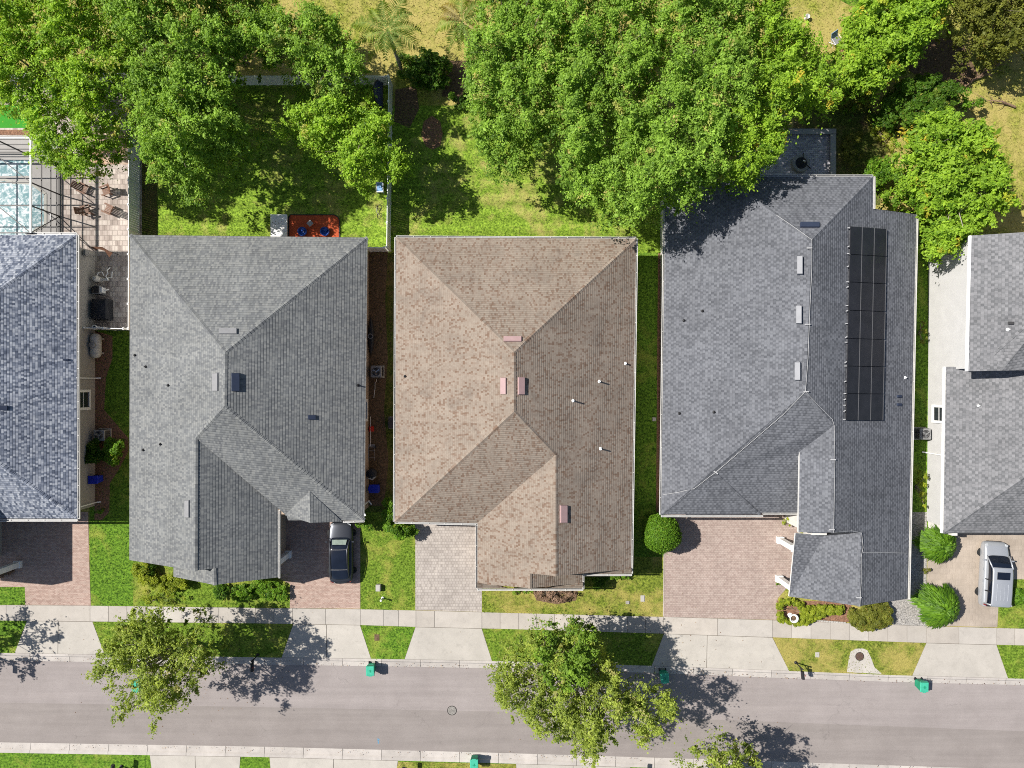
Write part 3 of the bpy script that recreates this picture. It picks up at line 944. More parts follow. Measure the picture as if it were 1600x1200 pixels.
# ---- house 2: pewter grey roof
def house_pewter():
    R = house('house with a plain pewter grey roof and dark glass roofed car in its drive', -385, 0)
    xL, xR, yN, yS = -562.7, -214.7, -219.0, 200.6
    xB, xWR = -498.2, -343.8
    NW, NE, SE = E(203, 367), E(574, 371), E(569, 813)
    NA, SA = onr(352, 550, xL, xR), onr(351, 635, xL, xR)
    V = onx(306, 684, xL); A = onx(305, 892, xL)
    pW = (A.z - ZE) / abs(A.x - xWR / 20)
    B1, B2 = onx(334, 888, xWR, ZE, pW), onx(335, 914, xWR, ZE, pW)
    VE = E(434, 789)
    GA, GB = ony(484, 768, yS), None
    zg = GA.z
    GB = P(485, 817, zg)
    faces = [[NW, NA, SA, V, A, E(202, 875)], [NW, NE, NA], [NE, SE, SA, NA],
             [SA, V, VE, E(448, 806), E(450, 813), SE],
             [V, A, B1, B2, E(435, 902), VE], [E(271, 882), B1, B2, E(271, 901)],
             ]
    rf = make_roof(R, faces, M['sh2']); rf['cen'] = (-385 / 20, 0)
    faces2 = [[GA + Vector((0, 0, .03)), GB, E(445, 805, 3.25)], [GA + Vector((0, 0, .03)), GB, E(534, 815, 3.25)]]
    rf2 = make_roof(R, faces2, M['sh2'], name='porch_roof')
    ridge_caps(rf, [(NW, NA), (NE, NA), (NA, SA), (SE, SA), (SA, V), (V, A), (B1, B2)], M['sh2'])
    for a, b in ((E(435, 797), E(435, 903)), (E(536, 814), SE)):
        gutter(rf, a, b)
    lv = rv = nv = slope_of(rf)
    roof_vent(nv, 357, 518, 29, 9, rf, M['vent_grey'], .14)
    roof_vent(lv, 337, 597, 9, 29, rf, M['vent_grey'], .1)
    roof_vent(rv, 368, 597, 13, 29, rf, M['vent_blue'], .2)
    roof_vent(lv, 293, 795, 7, 28, rf, M['vent_grey'], .1)
    on_slope(rv, 487, 652, 12, 7, .12, rf, 'roof_vent', M['vent_blue'])
    for x, y in ((228, 573), (263, 602), (224, 703), (251, 694), (211, 555)):
        vent_pipe(lv, x, y, rf, .18, .05, M['dark'])
    vent_pipe(rv, 559, 602, rf, .3, .05, M['dark'])
    house_walls(R, [(-554, -210), (-224, -210), (-224, 192), (-353, 192), (-353, 278), (-489, 278), (-489, 255), (-554, 255)], M['stucco_tan'],
                gables=((-554, 255, -353, 255, -446, 255, 5.5), (-489, 278, -353, 278, -421, 278, 4.8)))
    mb = MB()
    b = G(-349, 265)
    mb.box((b.x, b.y, 1.5), (.42, .42, 3.1)); mb.box((b.x, b.y, .2), (.56, .56, .4)); mb.box((b.x, b.y, 2.9), (.52, .52, .18))
    mb.build('porch_post', M['white'], R, bevel=.015)
    garage_door(R, -285, 192.5, 4.9)
    downspout(R, E(571, 806), G(-223.0, 182))
    window_on_x(R, -223.5, 40, 1.3, 1.0, 2.3, 1)
    settle(R)
house_pewter()

# ---- house 4: slate grey roof with the solar array
def house_slate():
    R = house('house with a slate grey roof, a solar array and white cable along its ridges', 405, 10)
    xL, xR, yN, yS = 223.0, 588.6, -295, 191.0
    zN = 4.96
    NA, SA = onr(1268, 375, xL, xR), onr(1258, 612, xL, xR)
    NE, NJ = P(1364, 276, zN), onx(1364, 326, xR)
    NW = P(1129, 276, zN)
    V = onx(1303, 665, xR); A = onx(1302, 832, xR)
    B1, B2 = onx(1345, 832, xR), onx(1343, 947, xR)
    C = ony(1118, 738, yS)
    SW = E(1033, 804)
    Gt = ony(1249, 706, yS); Gb = P(1247, 832, Gt.z)
    Ax = Vector((A.x, A.y, A.z))
    tip, Mm, Cn = E(1233, 932), P(1288, 837, 4.2), P(1243, 833, 4.2)
    faces = [[E(1040, 285), NW, NA, SA, C, SW], [NW, NE, NA],
             [NE, NJ, E(1432, 335), E(1418, 935), B2, B1, A, V, SA, NA],
             [SA, V, Gt, P(1246, 801, ZE), E(1190, 801), C],
             [C, SW, E(1188, 803.5)],
             [V, A, Gb, Gt]]
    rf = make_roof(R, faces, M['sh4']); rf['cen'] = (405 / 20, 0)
    faces2 = [[Mm, B1, B2, tip], [tip, Mm, Cn]]
    rf2 = make_roof(R, faces2, M['sh4'], name='porch_roof')
    mb = MB()   # gable end between the two ridges
    mb.poly([A, P(1345, 834, 4.6), P(1290, 837, 4.3)]); mb.build('gable_end', M['dark_metal'], R)
    ridge_caps(rf, [(NE, NA), (NA, SA), (SA, C), (C, SW), (SA, V), (V, A), (B1, B2), (C, E(1188, 803.5)), (NW, NA)], M['sh4'])
    for a, b in ((E(1039.5, 284), SW), (E(1033, 805), E(1192, 805)), (E(1192, 801), E(1246, 801)), (P(1128, 276, zN), P(1364, 276, zN)), (P(1364.5, 276, zN), P(1364.5, 326, zN)), (E(1432, 335), E(1419, 936)), (Gt, Gb)):
        gutter(rf, a, b)
    lv = rv = nv = slope_of(rf)
    roof_vent(nv, 1265, 352, 31, 8, rf, M['vent_blue'], .14)
    for x, y in ((1250, 415), (1248.5, 492), (1246.5, 580)):
        roof_vent(lv, x, y, 9, 29, rf, M['vent_light'], .3)
    for x, y in ((1404, 619), (1404, 632)):
        on_slope(rv, x, y, 6, 4, .12, rf, 'roof_vent', M['vent_blue'])
    vent_pipe(rv, 1414, 590, rf, .2, .05)
    for x, y in ((1069, 501), (1098, 486), (1062, 646), (1116, 644)):
        vent_pipe(lv, x, y, rf, .12, .05, M['dark'])
    # the white cable with its connectors
    up = Vector((0, 0, .06))
    pts = [E(1035, 773), lv(1060, 769), lv(1085, 763), lv(1108, 745), C, lv(1180, 685), lv(1222, 649), SA, lv(1262, 560), lv(1265, 480), lv(1268, 420), NA, lv(1250, 362), lv(1230, 348), lv(1212, 336)]
    mb = MB(); mb.tube([p + up for p in pts], .016, 6)
    pts2 = [SA, rv(1279, 634), rv(1300, 655), V, rv(1304, 720), A, rv(1330, 829), B1 + up, rv(1348, 855), rv(1345, 870), rv(1345, 910), B2]
    mb.tube([p + up for p in pts2], .014, 6)
    mb.tube([p + up for p in (rv(1348, 863), rv(1380, 863), rv(1417, 864))], .015, 6)
    for x, y in ((1264, 388), (1261, 507), (1259, 612), (1301, 718), (1299, 827), (1341, 933)):
        p = rv(x + 2, y) + up * 1.3
        mb.box((p.x - .1, p.y, p.z + .03), (.36, .07, .06))
    mb.box(tuple(C + up * 1.2), (.35, .08, .06), -.6)
    mb.build('cable', M['cable_grey'], rf)
    house_walls(R, [(232, -284), (505, -284), (505, -245), (580, -245), (580, 302), (455, 302), (455, 215), (427, 215), (427, 183), (232, 183)], M['stucco_cream'])
    upper_wall(R, [(312, -284), (505, -284), (505, -245), (312, -245)], M['stucco_cream'], ZE - .05, 4.75)
    upper_wall(R, [(427, 115), (448, 115), (448, 215), (427, 215)], M['stucco_cream'], ZE - .05, 4.9)
    for bx, by in ((417.5, 243), (416, 303)):
        mb = MB(); b = G(bx, by)
        hh = 3.1
        mb.box((b.x, b.y, hh / 2), (.4, .4, hh)); mb.box((b.x, b.y, .2), (.52, .52, .4)); mb.box((b.x, b.y, hh - .1), (.5, .5, .16))
        mb.build('porch_post', M['white'], R, bevel=.015)
    garage_door(R, 310, 183.5, 5.2)
    mb = MB(); p = G(231, 90); mb.box((p.x - .08, p.y, 1.4), (.16, .4, .55)); mb.build('meter_box', M['white'], R)
    settle(R)
    # solar array: 3 x 7 panels on rails, standing just off the slope
    T = thing('solar_array', 'black solar array of three columns lying on the slate grey roof', 'solar panels', rv(1352, 505))
    ys = [354, 398, 441, 485, 529, 572, 615, 657]
    def ap(fx, y):
        t = (y - 354) / 303
        return rv(1327 + (1320 - 1327) * t + fx * ((1384 - 1327) * (1 - t) + (1378 - 1320) * t), y + fx * 4 * (1 - t)) + Vector((0, 0, .11))
    for r in range(7):
        for c in range(3):
            g = .006
            q = [ap(c / 3 + g, ys[r + 1] - .5), ap((c + 1) / 3 - g * 2, ys[r + 1] - .5), ap((c + 1) / 3 - g * 2, ys[r] + .5), ap(c / 3 + g, ys[r] + .5)]
            n = (q[1] - q[0]).cross(q[3] - q[0]).normalized()
            mb = MB(); mb.hexa([p for p in q] + [p + n * .05 for p in q])
            o = mb.build('panel', M['solar'], T)
            mb = MB()
            for a, b in ((1, 2),):
                mb.bar(q[a] + n * .04, q[b] + n * .04, .06, .045, up=n)
            mb.build('panel_rail', M['solar_edge'], o)
    for i, y in enumerate([357, 386, 397, 417, 441, 449, 478, 486, 506, 527, 535, 566, 572, 596, 615, 624, 633, 642, 655]):
        p = ap(-.045, y) + Vector((0, 0, .05))
        mb = MB(); mb.box(tuple(p), (.15, .055, .06), .5 if i % 2 else 0); mb.build('pipe_fitting', M['cable_grey'], T)
    settle(T)
house_slate()

# ---- house 5: two storeys, pale walls, at the edge of the picture
def house_pale():
    R = house('two storey house with pale white walls and a grey roof beside the silver van', 760, 0)
    zu = 5.9
    xu = (1516 - 800) * (1 - zu / H)
    u = lambda x, y: onx(x, y, xu, zu)
    xl = (1476 - 800) * KE
    l = lambda x, y: onx(x, y, xl)
    yS = (833 - 600) * KE
    rid = u(1640, 478)
    faces_u = [[u(1518, 368), u(1660, 359), u(1660, 461), u(1553, 555), u(1566, 579), u(1513, 580)],
               [u(1553, 555), u(1660, 461), P(1690, 461, rid.z), P(1690, 577, 6.1), P(1566, 579, u(1566, 579).z)]]
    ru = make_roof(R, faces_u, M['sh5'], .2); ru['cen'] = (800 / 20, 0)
    hip1 = ony(1600, 754, yS); hip2 = ony(1668, 699, yS)
    faces_l = [[E(1478, 573), l(1650, 573), hip2, E(1474, 833)], [E(1474, 833), hip2, P(1720, 699, hip2.z), E(1740, 833)]]
    rl = make_roof(R, faces_l, M['sh5'], name='lower_roof'); rl['cen'] = (800 / 20, 0)
    ridge_caps(ru, [(u(1553, 555), u(1660, 461))], M['sh5'])
    ridge_caps(rl, [(E(1474, 833), hip2)], M['sh5'])
    mb = MB()
    mb.bar(u(1517.5, 368) - Vector((.05, 0, .08)), u(1512.5, 580) - Vector((.05, 0, .08)), .12, .2)
    mb.build('fascia', M['white'], ru)
    mb = MB(); mb.bar(E(1477, 573) - Vector((.04, 0, .08)), E(1473, 833) - Vector((.04, 0, .08)), .1, .18); mb.build('fascia', M['white'], rl)
    on_slope(u, 1579, 505, 9, 4, .15, ru, 'roof_vent', M['dark']); vent_pipe(u, 1575, 515, ru, .15)
    vent_pipe(l, 1529, 634, rl, .15, .04)
    house_walls(R, [(650, -22), (900, -22), (900, 214), (648, 214)], M['stucco_white'])
    upper_wall(R, [(650, -206), (900, -206), (900, -22), (650, -22)], M['stucco_white'], -.1, 5.7)
    window_on_x(R, 648.0, 45.5, 1.0, .95, 2.3, -1)
    downspout(R, E(1473, 712), G(647, 107))
    mb = MB(); c = G(654, 219); mb.box((c.x, c.y, 1.5), (.4, .5, 3.0)); mb.build('porch_post', M['stucco_cream'], R)
    settle(R)
house_pale()

# ---- house 1: blue grey roof at the left edge
def house_blue():
    R = house('house with a blue grey mottled roof at the pool terrace', -800, -10)
    xR = -640.0
    NE, SE = E(119.5, 367), E(121, 810)
    NA, SA = onx(-140, 549, xR), onx(-140, 627, xR)
    NW, SW = E(-390, 367), E(-390, 810)
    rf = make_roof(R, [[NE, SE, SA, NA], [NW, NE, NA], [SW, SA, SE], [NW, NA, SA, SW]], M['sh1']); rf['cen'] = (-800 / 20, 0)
    ridge_caps(rf, [(NE, NA), (SE, SA), (NA, SA), (NW, NA), (SW, SA)], M['sh1'])
    for a, b in ((E(119.5, 367), E(121, 811)), (E(-300, 811), E(121, 811)), (E(40, 367), E(120, 367))):
        gutter(rf, a, b, .16)
    rv = lambda x, y: onx(x, y, xR)
    on_slope(rv, 5, 637, 14, 7, .15, rf, 'roof_vent', M['vent_blue'])
    on_slope(rv, 103, 562, 9, 3, .12, rf, 'roof_vent', M['vent_blue'])
    house_walls(R, [(-651, -206), (-651, 190), (-980, 190), (-980, -206)], M['stucco_grey'])
    # tall front wing, beyond the edge of the picture, throws its shade over the drive
    mb = MB(); mb.prism([(x / PX, -y / PX) for x, y in ((-797, 120), (-797, 268), (-893, 268), (-893, 120))], -.1, 5.8)
    mb.build('wall', M['stucco_grey'], R)
    a, b = G(-845, 110, 7.2), G(-845, 277, 7.2)
    make_roof(R, [[a, b, G(-790, 277, 5.9), G(-790, 110, 5.9)], [a, b, G(-900, 277, 5.9), G(-900, 110, 5.9)]], M['sh1'], name='wing_roof')
    window_on_x(R, -650.5, 24, 1.15, .95, 2.3, 1)
    downspout(R, E(121, 590), G(-648.5, -9))
    downspout(R, E(121, 795), G(-648.5, 184.5))
    mb = MB(); p = G(-770, 281); mb.box((p.x, p.y, 1.5), (.42, .42, 3.0)); mb.box((p.x, p.y, .15), (.54, .54, .3)); mb.build('porch_post', M['white'], R, bevel=.015)
    mb = MB(); p = G(-649.5, -196); mb.box((p.x + .1, p.y + .15, 1.5), (.2, .42, .5)); mb.tube([(p.x + .05, p.y + .1, 1.2), (p.x + .05, p.y + .1, .2)], .025, 8)
    mb.build('meter_box', M['grey_metal'], R)
    settle(R)
house_blue()

# ------------------------------------------------------------------ foliage
def leaf_mesh(name, c, n, size, tint, mat, parent, rs, aspect=.55):
    N_ = len(c)
    n = n / np.maximum(np.linalg.norm(n, axis=1, keepdims=True), 1e-6)
    r = rs.normal(size=(N_, 3))
    t = np.cross(n, r); t /= np.maximum(np.linalg.norm(t, axis=1, keepdims=True), 1e-6)
    b = np.cross(n, t)
    s = size[:, None]
    fold = n * s * .18
    v = np.stack([c - t * s, c - b * s * aspect + fold, c + t * s, c + b * s * aspect + fold], axis=1).reshape(-1, 3)
    me = bpy.data.meshes.new(name)
    me.vertices.add(N_ * 4); me.vertices.foreach_set('co', v.astype(np.float32).ravel())
    me.loops.add(N_ * 4); me.loops.foreach_set('vertex_index', np.arange(N_ * 4, dtype=np.int32))
    me.polygons.add(N_); me.polygons.foreach_set('loop_start', np.arange(0, N_ * 4, 4, dtype=np.int32))
    me.update(calc_edges=True)
    at = me.color_attributes.new('tint', 'FLOAT_COLOR', 'CORNER')
    col = np.ones((N_, 4, 4), np.float32)
    col[:, :, 0] = np.clip(tint[:, 0], 0, 1)[:, None]; col[:, :, 1] = np.clip(tint[:, 1], 0, 1)[:, None]; col[:, :, 2] = 0
    at.data.foreach_set('color', col.ravel())
    me.materials.append(mat)
    o = bpy.data.objects.new(name, me); COL.objects.link(o); o.parent = parent
    return o

def inside(px, py, poly):
    x, y = px[:, None], py[:, None]
    a = np.array(poly); b = np.roll(a, -1, axis=0)
    cond = ((a[:, 1] > y) != (b[:, 1] > y))
    xi = (b[:, 0] - a[:, 0]) * (y - a[:, 1]) / np.where(b[:, 1] == a[:, 1], 1e-9, b[:, 1] - a[:, 1]) + a[:, 0]
    return (np.sum(cond & (x < xi), axis=1) % 2) == 1

def edge_dist(px, py, poly):
    a = np.array(poly, float); b = np.roll(a, -1, axis=0)
    p = np.stack([px, py], 1)[:, None, :]
    ab = (b - a)[None]; ap = p - a[None]
    t = np.clip((ap * ab).sum(2) / np.maximum((ab * ab).sum(2), 1e-9), 0, 1)
    return np.linalg.norm(ap - ab * t[..., None], axis=2).min(1)

def lownoise(x, y, rs, sc):
    s = np.zeros_like(x)
    for k in range(5):
        a = rs.uniform(0, 6.28); f = sc * (1.0 + .8 * k); ph = rs.uniform(0, 6.28)
        s += np.sin((x * math.cos(a) + y * math.sin(a)) * f + ph + 1.3 * np.sin(y * f * .7 + ph)) / (1 + .5 * k)
    return s / 2.2

def crown_points(poly, zt, zb, rs, dens, per, cr, gaps, sag=1.0, layers=(0.0, 1.6)):
    """leaf positions: sprays of leaves on a domed crown whose outline is poly (world xy)"""
    a = np.array(poly); lo, hi = a.min(0), a.max(0)
    area = .5 * abs(np.sum(a[:, 0] * np.roll(a[:, 1], -1) - np.roll(a[:, 0], -1) * a[:, 1]))
    C, Nn, Sz, T = [], [], [], []
    centres = []
    for li, drop in enumerate(layers):
        k = int(area * dens * (1.0 if li == 0 else .55))
        px = np.empty(0); py = np.empty(0)
        while len(px) < k:
            x = rs.uniform(lo[0], hi[0], k * 3); y = rs.uniform(lo[1], hi[1], k * 3)
            ok = inside(x, y, poly); px = np.concatenate([px, x[ok]]); py = np.concatenate([py, y[ok]])
        px, py = px[:k], py[:k]
        d = edge_dist(px, py, poly); dm = max(d.max(), .1)
        g = lownoise(px, py, rs, 1.5)
        keep = (g > -1 + gaps * 1.25) | (rs.uniform(size=k) < .18)
        keep &= d > cr * .12
        px, py, d, g = px[keep], py[keep], d[keep], g[keep]
        t = np.clip(d / dm, 0, 1)
        dome = np.clip(d / min(dm, 2.6), 0, 1); dome = np.sqrt(1 - (1 - dome) ** 2) * .8 + .2 * t
        lump = lownoise(px, py, rs, 1.5)
        z = zb + (zt - zb) * (dome * .46 + .36 + .2 * lump + rs.uniform(-.14, .14, len(px))) - drop * rs.uniform(.6, 1.2, len(px))
        z = np.maximum(z, zb * .55)
        centres.append(np.stack([px, py, z], 1))
        for i in range(len(px)):
            r = cr * rs.uniform(.55, 1.25)
            r = min(r, max(.25, d[i] * 1.1 + .2))
            m = int(per * (r / cr) ** 1.7 * (1.0 if li == 0 else .8)) + 3
            q = rs.normal(size=(m, 3)); q /= np.linalg.norm(q, axis=1, keepdims=True)
            q[:, 2] = np.where(q[:, 2] < -.3, -q[:, 2] * .6, q[:, 2])
            rad = r * rs.uniform(.35, 1.0, m) ** .6
            pt = q * rad[:, None] * np.array([1, 1, .5])
            C.append(pt + np.array([px[i], py[i], z[i]]))
            Nn.append(q * .5 + rs.normal(size=(m, 3)) * .5 + np.array([-.2, .05, .75]))
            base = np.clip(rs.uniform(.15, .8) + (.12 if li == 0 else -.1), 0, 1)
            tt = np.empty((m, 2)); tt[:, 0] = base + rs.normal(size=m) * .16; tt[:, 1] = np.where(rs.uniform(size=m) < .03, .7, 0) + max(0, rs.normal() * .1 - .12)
            T.append(tt)
            Sz.append(np.ones(m))
    return np.concatenate(C), np.concatenate(Nn), np.concatenate(Sz), np.concatenate(T), np.concatenate(centres)

def limbs(base, fork_z, targets, rs, r0, mat, parent, name='trunk', lean=(0, 0), twigs=True):
    mb = MB()
    b = Vector(base)
    f = Vector((b.x + lean[0], b.y + lean[1], fork_z))
    mb.tube([b + Vector((0, 0, -.05)), b + Vector((0, 0, .25)), b.lerp(f, .5) + Vector((rs.uniform(-.1, .1), rs.uniform(-.1, .1), 0)), f], [r0 * 1.5, r0 * 1.08, r0 * .92, r0 * .8], 9)
    for t in targets:
        t = Vector(t)
        m = f.lerp(t, .45) + Vector((rs.uniform(-.5, .5), rs.uniform(-.5, .5), rs.uniform(-.1, .5)))
        m2 = f.lerp(t, .78) + Vector((rs.uniform(-.4, .4), rs.uniform(-.4, .4), rs.uniform(0, .3)))
        mb.tube([f - Vector((0, 0, .15)), m, m2, t], [r0 * .5, r0 * .3, r0 * .17, r0 * .06], 6)
        if twigs:
            for _ in range(3):
                e = m2 + Vector((rs.uniform(-1, 1), rs.uniform(-1, 1), rs.uniform(.1, .7)))
                mb.tube([m.lerp(m2, rs.uniform(.3, 1)), e], [r0 * .1, r0 * .03], 4)
    return mb.build(name, mat, parent, smooth=True)

def canopy_points(poly, zt, zb, rs, dens, per, cr, gaps, leaf):
    """many small sprays of leaves scattered through a lumpy, broken canopy"""
    a = np.array(poly); lo, hi = a.min(0), a.max(0)
    area = .5 * abs(np.sum(a[:, 0] * np.roll(a[:, 1], -1) - np.roll(a[:, 0], -1) * a[:, 1]))
    st = rs.get_state()
    C, Nn, T, Z, cen = [], [], [], [], None
    for li in range(3):
        k = int(area * dens * (1.0, .6, .35)[li])
        px = np.empty(0); py = np.empty(0)
        while len(px) < k:
            x = rs.uniform(lo[0], hi[0], k * 3); y = rs.uniform(lo[1], hi[1], k * 3)
            ok = inside(x, y, poly); px = np.concatenate([px, x[ok]]); py = np.concatenate([py, y[ok]])
        px, py = px[:k], py[:k]
        d = edge_dist(px, py, poly); dm = max(d.max(), .1)
        r2 = np.random.RandomState(int(abs(poly[0][0] * 131 + poly[1][1] * 17)) % 9999)
        big = lownoise(px, py, r2, 1.0); mid = lownoise(px, py, r2, 2.0); fine = lownoise(px, py, r2, 5.0)
        g = mid * .75 + big * .35 + fine * .45
        edge = np.clip(d / .9, 0, 1)
        keep = g > (-.92 + gaps * 2.0) + (1 - edge) * .8 - (.0, .12, .5)[li]
        keep |= rs.uniform(size=k) < (.05 if li else .03)
        px, py, d, big, mid, fine = px[keep], py[keep], d[keep], big[keep], mid[keep], fine[keep]
        dome = np.clip(d / min(dm, 3.0), 0, 1); dome = np.sqrt(1 - (1 - dome) ** 2)
        z = zb + (zt - zb) * (.36 + .36 * dome + .15 * big + .24 * mid + .09 * fine) + rs.normal(size=len(px)) * .16
        z -= (0, 1.0, 2.2)[li] * rs.uniform(.5, 1.3, len(px))
        z = np.maximum(z, zb * .6)
        if li == 0: cen = np.stack([px, py, z], 1)
        n_ = len(px)
        m = np.maximum(3, (per * rs.lognormal(0, .55, n_)).astype(int))
        rad = cr * rs.lognormal(0, .35, n_)
        ix = np.repeat(np.arange(n_), m); M_ = len(ix)
        q = rs.normal(size=(M_, 3)); q /= np.linalg.norm(q, axis=1, keepdims=True)
        # sprays are stretched along a random twig direction
        tw = rs.uniform(0, 6.283, n_); tx, ty = np.cos(tw)[ix], np.sin(tw)[ix]
        rr = rad[ix] * rs.uniform(.1, 1, M_) ** .6
        al = rs.normal(size=M_) * rad[ix] * .7
        off = q * rr[:, None] * np.array([.75, .75, .45]); off[:, 0] += tx * al; off[:, 1] += ty * al
        C.append(np.stack([px[ix], py[ix], z[ix]], 1) + off)
        Nn.append(q * .35 + rs.normal(size=(M_, 3)) * .5 + np.array([-.28, .08, .8]))
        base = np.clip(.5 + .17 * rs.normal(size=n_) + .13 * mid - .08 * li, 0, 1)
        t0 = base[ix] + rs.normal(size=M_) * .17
        warm = (rs.uniform(size=n_) < .035) * rs.uniform(.3, .9, n_)
        T.append(np.stack([t0, warm[ix]], 1))
        Z.append(leaf * rs.lognormal(0, .3, M_))
    return np.concatenate(C), np.concatenate(Nn), np.concatenate(Z), np.concatenate(T), cen

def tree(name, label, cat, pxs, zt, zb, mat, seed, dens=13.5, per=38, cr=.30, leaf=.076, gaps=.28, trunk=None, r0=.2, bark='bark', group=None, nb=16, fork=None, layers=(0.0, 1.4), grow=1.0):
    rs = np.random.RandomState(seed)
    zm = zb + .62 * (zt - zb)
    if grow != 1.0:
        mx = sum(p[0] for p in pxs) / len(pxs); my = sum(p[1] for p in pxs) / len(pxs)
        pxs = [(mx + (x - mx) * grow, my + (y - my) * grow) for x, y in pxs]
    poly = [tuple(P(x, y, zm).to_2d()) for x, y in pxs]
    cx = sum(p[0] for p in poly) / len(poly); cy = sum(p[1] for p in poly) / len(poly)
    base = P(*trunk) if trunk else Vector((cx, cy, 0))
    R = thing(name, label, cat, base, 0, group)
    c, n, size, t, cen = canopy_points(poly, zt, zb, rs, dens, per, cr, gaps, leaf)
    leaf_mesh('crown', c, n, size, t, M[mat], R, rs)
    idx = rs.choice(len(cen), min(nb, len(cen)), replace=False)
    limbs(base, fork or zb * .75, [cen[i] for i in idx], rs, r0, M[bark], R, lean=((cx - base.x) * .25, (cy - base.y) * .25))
    settle(R)
    return R

def bush(name, label, cat, pxs, zt, mat, seed, dens=14, per=95, cr=.26, leaf=.06, gaps=.1, group=None, zb=.15, layers=(0.0, .3), foot=True):
    rs = np.random.RandomState(seed)
    poly = [tuple(P(x, y, zt * .6).to_2d()) for x, y in pxs]
    cx = sum(p[0] for p in poly) / len(poly); cy = sum(p[1] for p in poly) / len(poly)
    R = thing(name, label, cat, (cx, cy, 0), 0, group)
    c, n, s, t, cen = crown_points(poly, zt, zb, rs, dens, per, cr, gaps, layers=layers)
    c[:, 2] = np.maximum(c[:, 2], .03)
    leaf_mesh('foliage', c, n, leaf * rs.uniform(.6, 1.4, len(c)), t, M[mat], R, rs)
    mb = MB()
    for k in range(9):
        i = rs.randint(len(cen)); e = cen[i]
        mb.tube([(cx + rs.uniform(-.2, .2), cy + rs.uniform(-.2, .2), -.02), ((cx + e[0]) / 2, (cy + e[1]) / 2, e[2] * .55), tuple(e)], [.035, .025, .008], 5)
    mb.build('stem', M['bark'], R)
    settle(R)
    return R

def disc(cx, cy, rx, ry, n=18, jit=.08, seed=0):
    r = random.Random(seed)
    return [(cx + rx * math.cos(6.2832 * i / n) * r.uniform(1 - jit, 1 + jit), cy + ry * math.sin(6.2832 * i / n) * r.uniform(1 - jit, 1 + jit)) for i in range(n)]

gN = 'oaks along the back yards'
tree('oak_tree', 'yellow green oak spreading over the pool terrace in the corner', 'tree', [(-80, -60), (70, -60), (130, -40), (165, 20), (205, 60), (218, 120), (200, 170), (172, 215), (140, 255), (105, 268), (62, 252), (28, 225), (48, 190), (36, 170), (10, 175), (-30, 165), (-80, 60)], 9.4, 3.6, 'oakl', 101, trunk=(95, 140), group=gN, gaps=.2, nb=22, grow=1.03)
tree('oak_tree', 'mid green oak shading the white fence between the pool terrace and the yard', 'tree', [(140, -50), (300, -50), (335, 10), (352, 70), (356, 130), (372, 175), (392, 225), (350, 250), (318, 282), (285, 296), (245, 288), (222, 258), (210, 215), (180, 150), (205, 110), (165, 40), (120, -10)], 10.2, 3.8, 'oak', 102, trunk=(250, 130), group=gN, gaps=.22, nb=24, grow=1.05)
tree('oak_tree', 'bushy oak just beyond the long white back fence', 'tree', [(385, 70), (400, 25), (440, 8), (480, 2), (520, 22), (538, 55), (568, 80), (572, 118), (545, 138), (520, 155), (480, 138), (455, 108), (425, 104), (395, 95)], 8.6, 3.0, 'oak', 103, trunk=(495, 125), group=gN, gaps=.22)
tree('oak_tree', 'oak inside the fenced yard with its limb reaching over the tall white side fence', 'tree', [(422, 190), (452, 152), (505, 138), (548, 142), (585, 150), (608, 175), (608, 205), (632, 232), (636, 262), (612, 275), (585, 268), (560, 292), (542, 280), (520, 262), (498, 245), (480, 228), (440, 222)], 7.4, 2.8, 'oakl', 104, trunk=(550, 210), group=gN, gaps=.22)
tree('oak_tree', 'thin dark oak with brown dead sprigs behind the long white fence', 'tree', [(318, -40), (425, -40), (440, 20), (432, 80), (412, 92), (385, 100), (352, 98), (338, 75), (322, 30)], 8.2, 2.6, 'oak', 105, trunk=(385, 100), group=gN, gaps=.34)
tree('oak_tree', 'oak at the west end of the big canopy above the brown mulch ring', 'tree', [(726, 110), (735, 30), (760, -50), (850, -50), (885, 10), (892, 80), (880, 150), (862, 190), (840, 238), (812, 268), (782, 268), (755, 248), (740, 215), (735, 165)], 9.2, 3.4, 'oak', 106, trunk=(800, 130), group=gN, gaps=.2, grow=1.0)
tree('oak_tree', 'grey green oak in the heart of the big canopy behind the tan roof', 'tree', [(875, -50), (1005, -50), (1040, 20), (1050, 90), (1030, 160), (1010, 215), (985, 262), (960, 300), (925, 320), (895, 300), (872, 245), (858, 190), (870, 120), (880, 40)], 10.4, 3.8, 'oak', 107, trunk=(945, 150), group=gN, gaps=.26, nb=24, grow=1.02)
tree('oak_tree', 'tall oak of the big canopy standing closest to the slate roof', 'tree', [(1010, -50), (1130, -50), (1165, 20), (1180, 90), (1160, 160), (1145, 225), (1120, 280), (1080, 308), (1030, 322), (985, 335), (945, 330), (955, 285), (1000, 235), (1030, 160), (1045, 80)], 11.4, 5.2, 'oak', 108, trunk=(1070, 170), group=gN, gaps=.26, nb=24, grow=1.08)
tree('oak_tree', 'deep green oak at the east end of the big canopy over the slate patio', 'tree', [(1140, -50), (1225, -50), (1240, 20), (1258, 50), (1292, 82), (1318, 122), (1312, 160), (1275, 172), (1240, 200), (1222, 235), (1200, 262), (1170, 290), (1130, 285), (1128, 230), (1150, 160), (1170, 80), (1150, 10)], 10.4, 4.6, 'bright', 109, trunk=(1210, 140), group=gN, gaps=.3, nb=20, grow=1.04)
gR = 'bright broadleaf trees behind the slate roofed house'
tree('broadleaf_tree', 'bright green broadleaf tree by the folding lawn chair', 'tree', [(1318, 70), (1335, 25), (1362, -20), (1420, -50), (1480, -30), (1482, 25), (1460, 55), (1455, 85), (1415, 98), (1395, 135), (1370, 150), (1345, 140), (1330, 125), (1308, 118)], 6.2, 1.6, 'bright', 110, trunk=(1390, 75), group=gR, gaps=.14, leaf=.1, bark='palebark')
